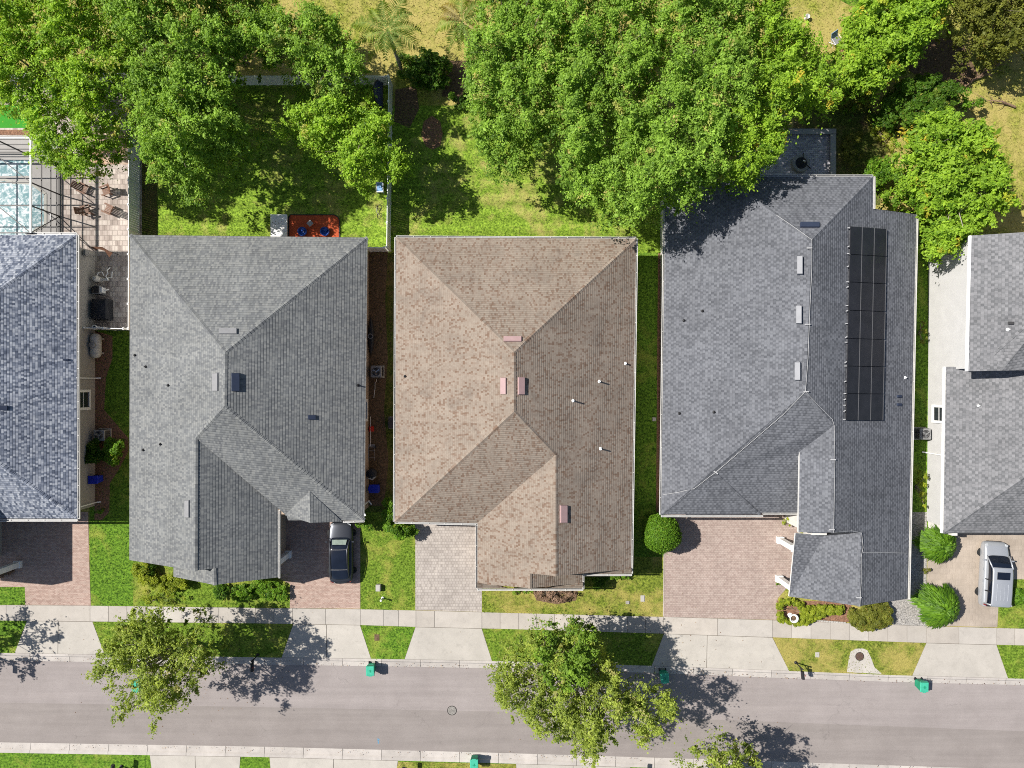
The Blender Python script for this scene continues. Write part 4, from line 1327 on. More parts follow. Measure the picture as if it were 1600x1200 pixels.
tree('broadleaf_tree', 'widest bright green tree between the slate roof and the white walled house, orange flecked', 'tree', [(1425, 205), (1445, 175), (1490, 165), (1535, 185), (1562, 205), (1560, 250), (1582, 285), (1578, 330), (1540, 355), (1530, 385), (1490, 392), (1455, 402), (1458, 380), (1462, 350), (1452, 328), (1415, 305), (1422, 265)], 6.4, 1.6, 'bright', 111, trunk=(1475, 290), group=gR, gaps=.14, leaf=.1, bark='palebark', nb=20)
tree('feathery_tree', 'dull dark feathery tree in the top corner over dead branches', 'tree', [(1490, -50), (1680, -50), (1680, 60), (1600, 70), (1570, 88), (1535, 85), (1520, 55), (1500, 30)], 6.4, 2.0, 'olive', 112, trunk=(1550, 40), gaps=.3)
bush('tall_shrub', 'mixed green shrub thicket below the bright tree by the lawn chair', 'shrub', [(1372, 175), (1392, 140), (1425, 118), (1462, 118), (1492, 135), (1500, 158), (1475, 175), (1458, 192), (1425, 200), (1395, 196)], 3.0, 'dense', 113, dens=5.0, cr=.5, per=140, leaf=.1, zb=.5, layers=(0, .8))
bush('tall_shrub', 'yellowing shrub at the edge of the big canopy', 'shrub', [(1312, 150), (1330, 128), (1360, 130), (1368, 155), (1350, 172), (1322, 170)], 2.2, 'olive', 114, dens=5, cr=.45, per=120, leaf=.09, zb=.4, layers=(0, .6))
bush('tall_shrub', 'small bright green shrub at the corner of the slate roof', 'shrub', disc(1375, 266, 24, 26, seed=3), 2.4, 'shrub', 115, dens=7, cr=.4, per=60, leaf=.09, zb=.4, layers=(0, .7))
bush('tall_shrub', 'yellow green shrub under the widest bright tree near the dry field', 'shrub', [(1485, 140), (1530, 145), (1535, 165), (1500, 172)], 1.8, 'shrub', 116, dens=4, cr=.35, per=50, leaf=.09, zb=.3)
bush('broadleaf_shrub', 'dense dark broadleaf shrub beyond the corner of the white fence', 'shrub', [(622, 88), (660, 80), (690, 84), (704, 100), (698, 130), (672, 138), (640, 134), (622, 118)], 2.0, 'dense', 117, dens=7, cr=.4, per=50, leaf=.13, zb=.3, layers=(0, .6))
bush('tall_shrub', 'low shrub with dark leaves between the palm and the big canopy', 'shrub', [(700, 150), (735, 140), (745, 165), (715, 170)], .8, 'dense', 118, dens=7, leaf=.09)

gS = 'street trees in the road verge'
tree('street_tree', 'ragged street tree before the pewter roof with the road showing through it', 'tree', [(128, 1040), (150, 1005), (168, 975), (205, 958), (240, 950), (285, 962), (320, 985), (338, 1020), (330, 1060), (312, 1082), (298, 1108), (270, 1112), (248, 1132), (218, 1122), (190, 1130), (160, 1118), (168, 1085), (140, 1068)], 8.4, 4.4, 'street', 120, trunk=(296, 1000), gaps=.40, dens=13.5, per=30, cr=.27, leaf=.072, group=gS, bark='palebark', nb=22, fork=2.6, layers=(0.0, 1.3))
tree('street_tree', 'largest street tree leaning over the road in front of the tan roof', 'tree', [(758, 1060), (775, 1040), (800, 1022), (832, 995), (862, 984), (900, 978), (932, 992), (945, 1020), (958, 1050), (985, 1062), (1005, 1072), (1045, 1078), (1062, 1110), (1060, 1145), (1030, 1168), (1000, 1172), (985, 1135), (968, 1150), (955, 1172), (920, 1195), (885, 1175), (848, 1148), (800, 1145), (770, 1115)], 8.2, 4.0, 'street', 121, trunk=(893, 1012), gaps=.33, dens=13.5, per=30, cr=.27, leaf=.072, group=gS, bark='palebark', nb=26, fork=2.6, layers=(0.0, 1.3))
tree('evergreen_tree', 'compact dark green tree growing up through the largest street tree', 'tree', [(835, 1000), (855, 985), (900, 982), (930, 992), (936, 1020), (940, 1045), (920, 1062), (890, 1085), (862, 1075), (842, 1050), (838, 1020)], 9.8, 4.8, 'evergreen', 122, trunk=(866, 1008), gaps=.26, dens=14, per=32, cr=.3, leaf=.085, bark='bark', fork=2.0)
tree('street_tree', 'street tree cut off by the bottom edge of the picture', 'tree', [(1066, 1200), (1085, 1186), (1108, 1174), (1135, 1168), (1165, 1176), (1190, 1190), (1225, 1240), (1200, 1300), (1100, 1300), (1062, 1240)], 8.0, 3.8, 'street', 123, trunk=(1150, 1195), gaps=.4, dens=13.5, per=30, cr=.27, leaf=.072, group=gS, bark='palebark', fork=2.6, layers=(0.0, 1.3))
tree('street_tree', 'street tree standing outside the picture whose shade falls on the first driveway', 'tree', disc(-178, 1035, 88, 80, seed=8), 7.5, 3.8, 'street', 124, trunk=(-140, 1000), gaps=.55, dens=1.5, per=50, cr=.5, leaf=.095, group=gS, fork=2.6, layers=(0.0,))

# clipped and garden shrubs
def ball_bush(name, label, px, py, r, z, mat, seed, per=8500, leaf=.05, flatz=.95, trunk=.0, spiky=0.0, group=None):
    rs = np.random.RandomState(seed)
    c0 = P(px, py, z)
    R = thing(name, label, 'shrub', (c0.x, c0.y, 0), 0, group)
    q = rs.normal(size=(per, 3)); q /= np.linalg.norm(q, axis=1, keepdims=True)
    q = q[q[:, 2] > -.75]
    b = 1 + .07 * np.sin(q[:, 0] * 3.1 + 1) * np.sin(q[:, 1] * 3.7 + .4) + .03 * np.sin(q[:, 0] * 9) * np.sin(q[:, 1] * 11 + q[:, 2] * 8) + .035 * rs.normal(size=len(q))
    rad = r * b * rs.uniform(.84, 1.0, len(q)) ** .5
    pt = q * rad[:, None] * np.array([1, 1, flatz]) + np.array([c0.x, c0.y, z])
    pt[:, 2] = np.maximum(pt[:, 2], .03)
    t = np.stack([.5 + .22 * rs.normal(size=len(q)), np.where(rs.uniform(size=len(q)) < .02, .5, 0)], 1)
    leaf_mesh('foliage', pt, q + rs.normal(size=q.shape) * .55 + np.array([0, 0, .3]), leaf * rs.uniform(.6, 1.4, len(q)), t, M[mat], R, rs)
    # inner fill
    q2 = q[:len(q) // 3]
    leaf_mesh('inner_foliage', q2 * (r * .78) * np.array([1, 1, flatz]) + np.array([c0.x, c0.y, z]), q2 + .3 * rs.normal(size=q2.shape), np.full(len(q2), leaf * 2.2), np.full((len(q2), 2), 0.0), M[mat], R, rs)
    mb = MB(); mb.tube([(c0.x, c0.y, -.03), (c0.x, c0.y, z * .5), (c0.x + .05, c0.y, z)], [.09, .07, .05], 8)
    for k in range(6):
        a = k * 1.05; mb.tube([(c0.x, c0.y, z * .6), (c0.x + r * .6 * math.cos(a), c0.y + r * .6 * math.sin(a), z + r * .3)], [.04, .015], 5)
    mb.build('trunk', M['bark'], R)
    settle(R)
    return R
ball_bush('clipped_tree', 'round clipped ball shaped shrub at the corner of the rose paver drive', 1034, 833, 1.42, 1.75, 'shrub', 130, per=22000, leaf=.06)

def spray_bush(name, label, px, py, r, hgt, mat, seed, blades=900, wide=.055, cat='shrub', group=None, ys=1.0):
    """arching narrow leaves rising from the middle (arecas, cycads, lilies)"""
    rs = np.random.RandomState(seed)
    c0 = P(px, py, hgt * .5)
    R = thing(name, label, cat, (c0.x, c0.y, 0), 0, group)
    me_v, me_f, tn = [], [], []
    for i in range(blades):
        a = rs.uniform(0, 6.2832); el = rs.uniform(0, 1) ** .6
        L = r * rs.uniform(.25, .5)
        rr = r * .82 * math.sqrt(rs.uniform(0, 1)) * (1 + .10 * math.sin(3 * a + seed) + .09 * math.sin(7 * a + 2 * seed) + .05 * math.sin(13 * a))
        zz = hgt * (1 - .72 * (rr / r) ** 2) * rs.uniform(.75, 1.0)
        d = Vector((math.cos(a), math.sin(a) * ys, 0))
        b = Vector((c0.x, c0.y, zz)) + d * (rr - L * .4)
        a2 = a + rs.uniform(-.6, .6); d2 = Vector((math.cos(a2), math.sin(a2) * ys, 0)).normalized()
        m = b + d2 * L * .55 + Vector((0, 0, L * .28)); e = b + d2 * L - Vector((0, 0, L * .05))
        s = Vector((-d2.y, d2.x, 0)) * wide * rs.uniform(.6, 1.3) + Vector((0, 0, wide * rs.uniform(-.5, .5)))
        k = len(me_v)
        me_v += [b - s * .4, b + s * .4, m + s, m - s, e]
        me_f += [(k, k + 1, k + 2, k + 3), (k + 3, k + 2, k + 4)]
        t = .45 + .2 * math.sin(5 * a + rr * 4 + seed) + .22 * rs.normal()
        tn += [t] * 7
    me = bpy.data.meshes.new('foliage'); me.from_pydata([tuple(v) for v in me_v], [], me_f); me.materials.append(M[mat])
    at = me.color_attributes.new('tint', 'FLOAT_COLOR', 'CORNER')
    cc = np.zeros((len(tn), 4), np.float32); cc[:, 0] = np.clip(tn, 0, 1); cc[:, 3] = 1
    at.data.foreach_set('color', cc.ravel())
    o = bpy.data.objects.new('foliage', me); COL.objects.link(o); o.parent = R
    mb = MB()
    for k in range(10):
        a = k * .628; mb.tube([(c0.x + .1 * math.cos(a), c0.y + .1 * math.sin(a), -.02), (c0.x + r * .3 * math.cos(a), c0.y + r * .3 * math.sin(a), hgt * .6)], [.03, .015], 5)
    mb.build('stem', M['bark'], R)
    settle(R)
    return R
spray_bush('feathery_shrub', 'bright feathery shrub below the gutter corner of the white walled house', 1464, 849, 1.5, 2.2, 'shrub', 131, 1800)
spray_bush('feathery_shrub', 'large round feathery shrub beside the sidewalk and the silver van', 1464, 946, 1.7, 2.5, 'shrub', 132, 3000)
spray_bush('feathery_shrub', 'small half hidden green shrub past the silver van at the edge', 1592, 932, .7, .7, 'shrub', 133, 600)
bush('round_shrub', 'olive green spreading shrub under the front gable of the slate roof', 'shrub', [(1322, 962), (1338, 948), (1362, 940), (1388, 944), (1396, 960), (1386, 975), (1362, 986), (1338, 982)], 1.3, 'olive', 134, dens=13, per=110, cr=.3, leaf=.075, zb=.2)
HED = [(1213, 938), (1240, 936), (1252, 940), (1258, 948), (1285, 946), (1318, 948), (1320, 958), (1292, 962), (1278, 970), (1262, 975), (1238, 976), (1216, 973), (1214, 958), (1222, 955), (1225, 966), (1243, 967), (1252, 960), (1248, 950), (1240, 946), (1224, 946), (1222, 953), (1214, 954)]
bush('garden_hedge', 'curling yellow green hedge around the white urn', 'hedge', HED, .75, 'lime', 135, dens=34, per=70, cr=.16, leaf=.05, zb=.3, gaps=.0, layers=(0, .15, .3))
bush('round_shrub', 'leafy shrub tucked against the corner of the tan roof by its grey drive', 'shrub', [(601, 782), (616, 778), (618, 815), (648, 818), (650, 832), (632, 840), (608, 838), (600, 815)], 1.7, 'shrub', 136, dens=13, per=100, cr=.3, leaf=.09, zb=.3)
bush('round_shrub', 'small shrub by the bonnet of the dark car', 'shrub', disc(571, 822, 13, 8, seed=5), 1.0, 'shrub', 137, dens=10, per=50, cr=.22, leaf=.07, zb=.2)
bush('round_shrub', 'green shrub below the stepped eave of the tan roof', 'shrub', [(922, 898), (940, 893), (950, 905), (942, 918), (928, 921), (920, 910)], 1.3, 'dense', 138, dens=9, per=55, cr=.26, leaf=.09, zb=.2)
bush('low_hedge', 'low clipped hedge under the eave next to the rake of the tan roof', 'hedge', [(948, 893), (985, 891), (992, 897), (982, 904), (952, 904)], .8, 'shrub', 139, dens=14, per=45, cr=.18, leaf=.06)
bush('low_hedge', 'short strip of low green hedge at the front of the tan roof', 'hedge', [(800, 918), (832, 918), (834, 927), (802, 927)], .45, 'shrub', 140, dens=14, per=40, cr=.16, leaf=.05)
bush('dead_shrub', 'dry brown dead shrub under the front eave of the tan roof', 'shrub', [(833, 920), (862, 916), (898, 918), (900, 930), (880, 940), (850, 938), (836, 932)], .8, 'deadleaf', 141, dens=9, per=40, cr=.22, leaf=.05, gaps=.3)
bush('flowering_shrub', 'lime yellow shrub at the left front corner of the pewter roof', 'shrub', [(208, 880), (228, 878), (240, 898), (268, 900), (292, 908), (290, 920), (258, 925), (232, 920), (212, 905)], 1.0, 'lime', 142, dens=15, per=95, cr=.24, leaf=.06)
spray_bush('spiky_plant', 'dark spiky plant beside the lime yellow shrub under the pewter gable', 230, 893, .8, .9, 'dense', 143, 260, .05, 'plant')
spray_bush('spiky_plant', 'dark spiky plant under the peak of the pewter front gable', 346, 924, .7, .8, 'dense', 144, 240, .05, 'plant')
bush('low_shrub', 'lime shrub by the corner of the paver drive with the dark car', 'shrub', [(392, 908), (415, 905), (448, 915), (450, 935), (425, 940), (400, 930)], .8, 'shrub', 145, dens=12, per=80, cr=.22, leaf=.06, gaps=.3)
bush('low_shrub', 'thin green shrub along the front walk below the pewter gable', 'shrub', [(355, 918), (392, 915), (396, 935), (362, 940)], .7, 'shrub', 146, dens=12, per=80, cr=.22, leaf=.06, gaps=.3)
bush('low_shrub', 'sparse yellow green shrub between the lime shrub and the street tree', 'shrub', [(222, 925), (285, 925), (292, 942), (225, 944)], .6, 'lime', 147, dens=6, per=40, cr=.22, leaf=.06, gaps=.3)
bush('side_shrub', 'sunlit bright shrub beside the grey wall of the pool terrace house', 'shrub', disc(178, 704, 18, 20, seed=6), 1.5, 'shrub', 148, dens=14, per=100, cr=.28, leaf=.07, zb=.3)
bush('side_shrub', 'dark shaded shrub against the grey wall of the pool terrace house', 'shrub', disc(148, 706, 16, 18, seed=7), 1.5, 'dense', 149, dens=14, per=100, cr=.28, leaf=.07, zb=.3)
bush('potted_plant', 'tiny green plant in the mulch ring by the front downspout', 'plant', disc(154, 797, 8, 6, seed=9), .5, 'shrub', 150, dens=14, per=40, cr=.15, leaf=.05)
bush('creeper', 'climbing shrub along the base of the long white wall', 'shrub', [(1436, 732), (1444, 740), (1446, 768), (1440, 800), (1436, 770)], 1.1, 'lime', 151, dens=12, per=45, cr=.2, leaf=.06)
bush('creeper', 'pale weedy shrub by the foot of the tall white wall', 'shrub', disc(1442, 518, 6, 18, seed=12), 1.0, 'olive', 152, dens=12, per=40, cr=.18, leaf=.05)
bush('low_shrub', 'small red leaved shrub in the white rock bed by the feathery shrubs', 'shrub', disc(1450, 892, 7, 5, seed=13), .5, 'olive', 153, dens=14, per=40, cr=.14, leaf=.05)
bush('low_shrub', 'small yellowish shrub by the porch of the slate roof', 'shrub', disc(1231, 816, 7, 8, seed=14), .8, 'lime', 154, dens=12, per=40, cr=.16, leaf=.05)
bush('low_shrub', 'small green shrub at the second porch post of the slate roof', 'shrub', disc(1222, 912, 7, 5, seed=15), .5, 'shrub', 155, dens=12, per=40, cr=.16, leaf=.05)
bush('low_shrub', 'red flowering plants behind the white porch post at the left edge', 'plant', [(-10, 893), (18, 890), (22, 900), (-10, 905)], .5, 'deadleaf', 156, dens=12, per=40, cr=.16, leaf=.05)

def palm(label, base, top, ztop, nf, L, seed, group=None):
    rs = np.random.RandomState(seed)
    b = P(*base); t = P(top[0], top[1], ztop)
    R = thing('palm_tree', label, 'palm', b, 0, group)
    mb = MB()
    pts, rad = [], []
    for i in range(12):
        f = i / 11; p = b.lerp(t, f); pts.append(p); rad.append(.15 - .05 * f + (.012 if i % 2 else 0))
    pts[0] = pts[0] - Vector((0, 0, .05))
    mb.tube(pts, rad, 10); mb.build('trunk', M['palebark'], R, smooth=True)
    for k in range(nf):
        a = 6.2832 * (k + rs.uniform(-.25, .25)) / nf
        d = Vector((math.cos(a), math.sin(a), 0)); s = Vector((-d.y, d.x, 0))
        ll = L * rs.uniform(.75, 1.1); rise = rs.uniform(.3, 1.2); droop = rs.uniform(.5, 1.5)
        V_, F_, T_ = [], [], []
        pr = []
        for i in range(25):
            f = i / 24
            pr.append(t + d * ll * (f * (1 - .12 * f * f)) + Vector((0, 0, rise * math.sin(f * 2.2) * 1.1 - droop * ll * .45 * f * f)))
        tint = rs.uniform(.25, .8); warm = .9 if rs.uniform() < .1 else 0
        for i in range(24):
            p0, p1 = pr[i], pr[i + 1]
            w = .03 * (1 - i / 26)
            q = len(V_); V_ += [p0 - s * w, p0 + s * w, p1 + s * w * .9, p1 - s * w * .9]; F_.append((q, q + 1, q + 2, q + 3)); T_ += [tint * .6] * 4
            if i < 2: continue
            f = i / 24
            ln = ll * .21 * math.sin(min(1, f * 1.15 + .12) * 2.9) + .08
            for sg in (-1, 1):
                for j in range(2):
                    b0 = p0.lerp(p1, rs.uniform(0, .9))
                    e = b0 + s * sg * ln * rs.uniform(.85, 1.1) + d * ln * .55 - Vector((0, 0, ln * rs.uniform(.15, .5)))
                    mm = b0.lerp(e, .5) + Vector((0, 0, .05))
                    x = d * .026
                    q = len(V_); V_ += [b0 - x * .6, b0 + x * .6, mm + x, e, mm - x]; F_.append((q, q + 1, q + 2, q + 3, q + 4)); T_ += [tint + rs.normal() * .1] * 5
        me = bpy.data.meshes.new('frond'); me.from_pydata([tuple(v) for v in V_], [], F_); me.materials.append(M['frond'])
        at = me.color_attributes.new('tint', 'FLOAT_COLOR', 'CORNER')
        cc = np.zeros((len(T_), 4), np.float32); cc[:, 0] = np.clip(T_, 0, 1); cc[:, 1] = warm; cc[:, 3] = 1
        at.data.foreach_set('color', cc.ravel())
        o = bpy.data.objects.new('frond', me); COL.objects.link(o); o.parent = R
    settle(R)
palm('tall leaning palm just beyond the corner of the white fence', (628, 112), (606, 48), 5.2, 11, 3.0, 160, 'palms in the field')
palm('shorter palm at the edge of the big canopy', (734, 70), (722, 34), 3.9, 11, 2.6, 161, 'palms in the field')
palm('palm with a brown frond poking out between the oaks', (395, 60), (380, 5), 5.6, 11, 2.8, 162, 'palms in the field')

# fallen branches in the dry field
def dead_branch(label, a, b, seed, n=16):
    rs = np.random.RandomState(seed)
    p, q = P(*a), P(*b)
    R = thing('fallen_branch', label, 'branch', p)
    mb = MB()
    mb.tube([p + Vector((0, 0, .1)), p.lerp(q, .5) + Vector((0, .1, .3)), q + Vector((0, 0, .2))], [.09, .06, .02], 7)
    d = (q - p)
    for k in range(n):
        f = rs.uniform(.2, 1); s = p.lerp(q, f) + Vector((0, 0, .2))
        e = s + d.normalized() * rs.uniform(.3, 1.0) + Vector((rs.uniform(-.8, .8), rs.uniform(-.8, .8), rs.uniform(-.1, .5)))
        mb.tube([s, s.lerp(e, .5) + Vector((0, 0, .1)), e], [.03, .02, .006], 5)
    mb.build('limb', M['twig'], R); settle(R)
dead_branch('brown fallen branch with bare twigs below the dull feathery tree', (1506, 136), (1562, 98), 170, 40)
dead_branch('thin dark fallen branch lying out in the dry field', (1585, 168), (1538, 158), 171, 8)
dead_branch('heap of dry brown sticks below the shrub thicket', (1402, 205), (1420, 178), 172, 30)

# ------------------------------------------------------------------ fences
def fence_run(label, a, b, top=1.65, step=44, gate=None):
    """a, b ground points (photo pixels of the foot)"""
    p, q = P(*a), P(*b)
    R = thing('vinyl_fence', label, 'fence', p, 0, 'white vinyl fences')
    d = (q - p); L = d.length; d.normalize(); n = max(1, round(L / 1.85))
    for i in range(n + 1):
        c = p + d * (L * i / n)
        mb = MB(); mb.box((c.x, c.y, top / 2), (.127, .127, top)); mb.box((c.x, c.y, top + .02), (.15, .15, .04)); mb.box((c.x, c.y, top + .06), (.12, .12, .05), 0, 0, .3)
        mb.build('post', M['white'], R)
    for i in range(n):
        c0 = p + d * (L * i / n + .064); c1 = p + d * (L * (i + 1) / n - .064)
        mb = MB()
        for z, h in ((top - .08, .13), (.12, .13)):
            mb.bar(c0 + Vector((0, 0, z)), c1 + Vector((0, 0, z)), .05, h)
        k = max(2, int((c1 - c0).length / .17))
        for j in range(k):
            e0 = c0.lerp(c1, j / k) ; e1 = c0.lerp(c1, (j + 1) / k - .006)
            z = top / 2
            mb.bar(e0 + Vector((0, 0, z)), e1 + Vector((0, 0, z)), .022, top - .36)
        mb.build('panel', M['fence'], R)
    settle(R)
fence_run('long white vinyl fence between the pool terrace and the pewter roofed house', (219, 140), (218, 516))
fence_run('short white return fence with a round vent beside the weathered tank', (211, 516), (151, 514.5))
fence_run('long white vinyl fence closing the fenced yard toward the field', (226, 133), (612, 133))
fence_run('white vinyl fence on the side toward the tan roofed house', (613, 135), (610, 392))
fence_run('shortest white return fence joining the pewter house wall', (606, 393), (580, 393))
fence_run('white vinyl fence at the far end of the pool terrace', (-120, 127), (212, 129))

# ------------------------------------------------------------------ pool cage
def pool_cage():
    R = thing('pool_cage', 'screened pool cage with a white gutter over the pool', 'pool cage', G(-707, -300))
    z = 3.3
    xe, yn, ysn = -707, -360, -222
    post = MB(); fr = MB(); scr = MB()
    for y in (-360, -338, -296, -262, -222):
        fr.bar(G(xe, y, 0), G(xe, y, z), .08, .08)
        fr.bar(G(xe, y, z), G(-1100, y, z + .0), .07, .09)
    for zz in (.35, 1.05, 2.1):
        fr.bar(G(xe, yn, zz), G(xe, ysn, zz), .06, .06)
    fr.bar(G(xe, yn, .05), G(xe, ysn, .05), .16, .1)
    for x in (-707, -760, -830, -900):
        fr.bar(G(x, yn, 0), G(x, yn, z), .08, .08); fr.bar(G(x, yn, z), G(x, ysn, z), .06, .08)
    for zz in (.35, 1.05, 2.1): fr.bar(G(xe, yn, zz), G(-1100, yn, zz), .06, .06)
    fr.bar(G(xe, -338, z), G(xe, -360, 0), .05, .05); fr.bar(G(xe, -222, z), G(xe, -262, 0), .05, .05)
    fr.bar(G(-707, -296, z), G(-760, -338, z), .05, .06); fr.bar(G(-707, -222, z), G(-790, -290, z), .05, .06)
    fr.build('frame', M['dark_metal'], R)
    g = MB(); g.bar(G(xe + 1, yn, z + .05), G(xe + 1, ysn, z + .05), .12, .1); g.bar(G(-1100, yn - 1, z + .05), G(xe, yn - 1, z + .05), .1, .1); g.build('gutter', M['white'], R)
    scr.poly([G(xe, yn, 0), G(xe, ysn, 0), G(xe, ysn, z), G(xe, yn, z)])
    scr.build('screen', M['screen'], R)
    d = MB(); d.bar(G(xe, -262, 1.05), G(xe, -250, 1.05), .06, .12); d.build('door_handle', M['grey_metal'], R)
    settle(R)
pool_cage()

# ------------------------------------------------------------------ vehicles
def loft(mb, secs, m=0, closed=True):
    b = len(mb.v); n = len(secs[0])
    for s in secs: mb.v += [tuple(p) for p in s]
    for i in range(len(secs) - 1):
        for k in range(n if closed else n - 1):
            k2 = (k + 1) % n
            mb.f.append([b + i * n + k, b + i * n + k2, b + (i + 1) * n + k2, b + (i + 1) * n + k]); mb.m.append(m)
    if closed:
        mb.f.append([b + k for k in range(n)][::-1]); mb.m.append(m)
        e = b + (len(secs) - 1) * n; mb.f.append([e + k for k in range(n)]); mb.m.append(m)

def vehicle(name, label, loc, rot, paint, L, W, prof, cab, roofmat, glass_roof, extras, tyre_r=.34, axle=(.31, .30)):
    """front points to +y. prof: (t, half width factor, belt z, bottom z); cab: (t, half width, z) stations of roof and belt"""
    R = thing(name, label, 'car', loc, rot)
    mb = MB(); secs = []
    for t, wf, zb, z0 in prof:
        y = L / 2 - t * L; w = W / 2 * wf
        h = zb - z0
        secs.append([(-w * .9, y, z0), (-w * .985, y, z0 + h * .22), (-w, y, z0 + h * .55), (-w * .965, y, z0 + h * .86), (-w * .86, y, zb - .015), (-w * .45, y, zb + .02), (0, y, zb + .03),
                     (w * .45, y, zb + .02), (w * .86, y, zb - .015), (w * .965, y, z0 + h * .86), (w, y, z0 + h * .55), (w * .985, y, z0 + h * .22), (w * .9, y, z0)])
    loft(mb, secs)
    body = mb.build('body', paint, R, smooth=True)
    md = body.modifiers.new('sub', 'SUBSURF'); md.levels = 1; md.render_levels = 2
    # cabin: glass box with roof skin
    mb = MB(); cs = []
    for t, wb, wt, zb, zt in cab:
        y = L / 2 - t * L
        a, b = W / 2 * wb, W / 2 * wt
        cs.append([(-a, y, zb), (-(a * .45 + b * .55), y, zb + (zt - zb) * .62), (-b, y, zt - .035), (-b * .8, y, zt), (0, y, zt + .02), (b * .8, y, zt), (b, y, zt - .035), ((a * .45 + b * .55), y, zb + (zt - zb) * .62), (a, y, zb)])
    loft(mb, cs)
    gl = mb.build('glasshouse', M['carglass'], R, smooth=True)
    md = gl.modifiers.new('sub', 'SUBSURF'); md.levels = 1; md.render_levels = 2
    # wheels
    for sx in (-1, 1):
        for t in (axle[0] * L - L / 2 + 0, ):
            pass
        for y in (L / 2 - axle[0] * L * .62, -L / 2 + axle[1] * L * .66):
            x = sx * (W / 2 - .185)
            wh = MB()
            prof_w = [(-.11, tyre_r * .8), (-.11, tyre_r * .95), (-.08, tyre_r), (.08, tyre_r), (.11, tyre_r * .95), (.11, tyre_r * .8)]
            wh.tube([(x + d, y, tyre_r) for d, r in prof_w], [r for d, r in prof_w], 22)
            o = wh.build('wheel', M['rubber'], R, smooth=False)
            rm = MB(); rm.tube([(x + sx * d, y, tyre_r) for d in (.085, .117)], [tyre_r * .66, tyre_r * .62], 18)
            for k in range(5):
                a = k * 1.2566; rm.bar((x + sx * .118, y, tyre_r), (x + sx * .118, y + math.cos(a) * tyre_r * .62, tyre_r + math.sin(a) * tyre_r * .62), .05, .03)
            rm.build('rim', M['chrome'], o)
    extras(R, L, W)
    return R

def dark_car():
    loc = P(536, 869)
    loc = G((533 - 800) * .985 - 1, (864 - 600) * .985, .025)
    prof = [(0.0, .60, .52, .35), (.015, .76, .62, .24), (.05, .88, .70, .2), (.12, .95, .76, .2), (.24, .985, .85, .2), (.34, 1.0, .90, .2), (.5, 1.0, .93, .2), (.66, 1.0, .95, .2), (.8, .99, .97, .2), (.9, .95, .97, .22), (.965, .86, .93, .28), (.995, .72, .80, .36), (1.0, .62, .66, .42)]
    cab = [(.235, .80, .70, .80, .84), (.30, .85, .70, .86, 1.09), (.36, .87, .67, .88, 1.28), (.42, .88, .66, .89, 1.395), (.52, .88, .66, .9, 1.44), (.64, .88, .66, .91, 1.41), (.74, .86, .66, .92, 1.31), (.84, .82, .66, .93, 1.15), (.93, .74, .62, .93, .99)]
    def ex(R, L, W):
        for s in (-1, 1):
            mb = MB(); mb.tube([(s * W * .47, L * .25, .92), (s * W * .38, L * .19, 1.12), (s * W * .335, L * .08, 1.385), (s * W * .335, -L * .1, 1.42), (s * W * .34, -L * .24, 1.3), (s * W * .38, -L * .4, 1.02)], [.035] * 6, 8)
            mb.build('roof_rail', M['grey_paint'], R, smooth=True)
            mb = MB(); mb.box((s * (W / 2 + .08), L * .19, 1.0), (.2, .12, .13)); mb.build('mirror', M['grey_paint'], R, bevel=.03)
            mb = MB(); mb.box((s * W * .34, L * .448, .63), (.3, .16, .07), s * -.35); mb.build('headlight', M['headl'], R, bevel=.03)
            mb = MB(); mb.box((s * W * .34, -L * .468, .86), (.3, .04, .05), s * .3); mb.build('tail_light', M['red'], R, bevel=.03)
        for t in (.42, .745):
            y = L / 2 - t * L
            z = 1.42 if t < .5 else 1.335
            mb = MB(); mb.tube([(-W * .33, y, z - .015), (-W * .2, y, z + .01), (0, y, z + .025), (W * .2, y, z + .01), (W * .33, y, z - .015)], .014, 6)
            mb.build('roof_seam', M['grey_metal'], R)
        mb = MB(); mb.box((0, L * .10 + .55, 1.02), (1.0, .08, .02)); mb.box((-.3, L * .12 + .5, 1.05), (.34, .05, .02), .4)
        mb.build('wiper', M['dark'], R)
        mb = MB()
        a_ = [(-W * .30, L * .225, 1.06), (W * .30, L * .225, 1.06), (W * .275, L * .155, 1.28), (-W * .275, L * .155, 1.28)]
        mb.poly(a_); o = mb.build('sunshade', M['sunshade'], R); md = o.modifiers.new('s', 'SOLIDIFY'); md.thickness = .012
        mb = MB(); mb.box((0, L * .497, .5), (.52, .04, .12)); mb.build('number_plate', M['dark'], R)
        mb = MB(); mb.tube([(-W * .30, -L * .455, 1.0), (-W * .15, -L * .478, 1.0), (0, -L * .483, 1.0), (W * .15, -L * .478, 1.0), (W * .30, -L * .455, 1.0)], .03, 6); mb.build('spoiler', M['grey_paint'], R, smooth=True)
    vehicle('parked_car', 'dark grey hatchback with a dark glass roof parked on pink pavers', loc, .01, M['grey_paint'], 4.75, 1.9, prof, cab, M['carglass'], True, ex)

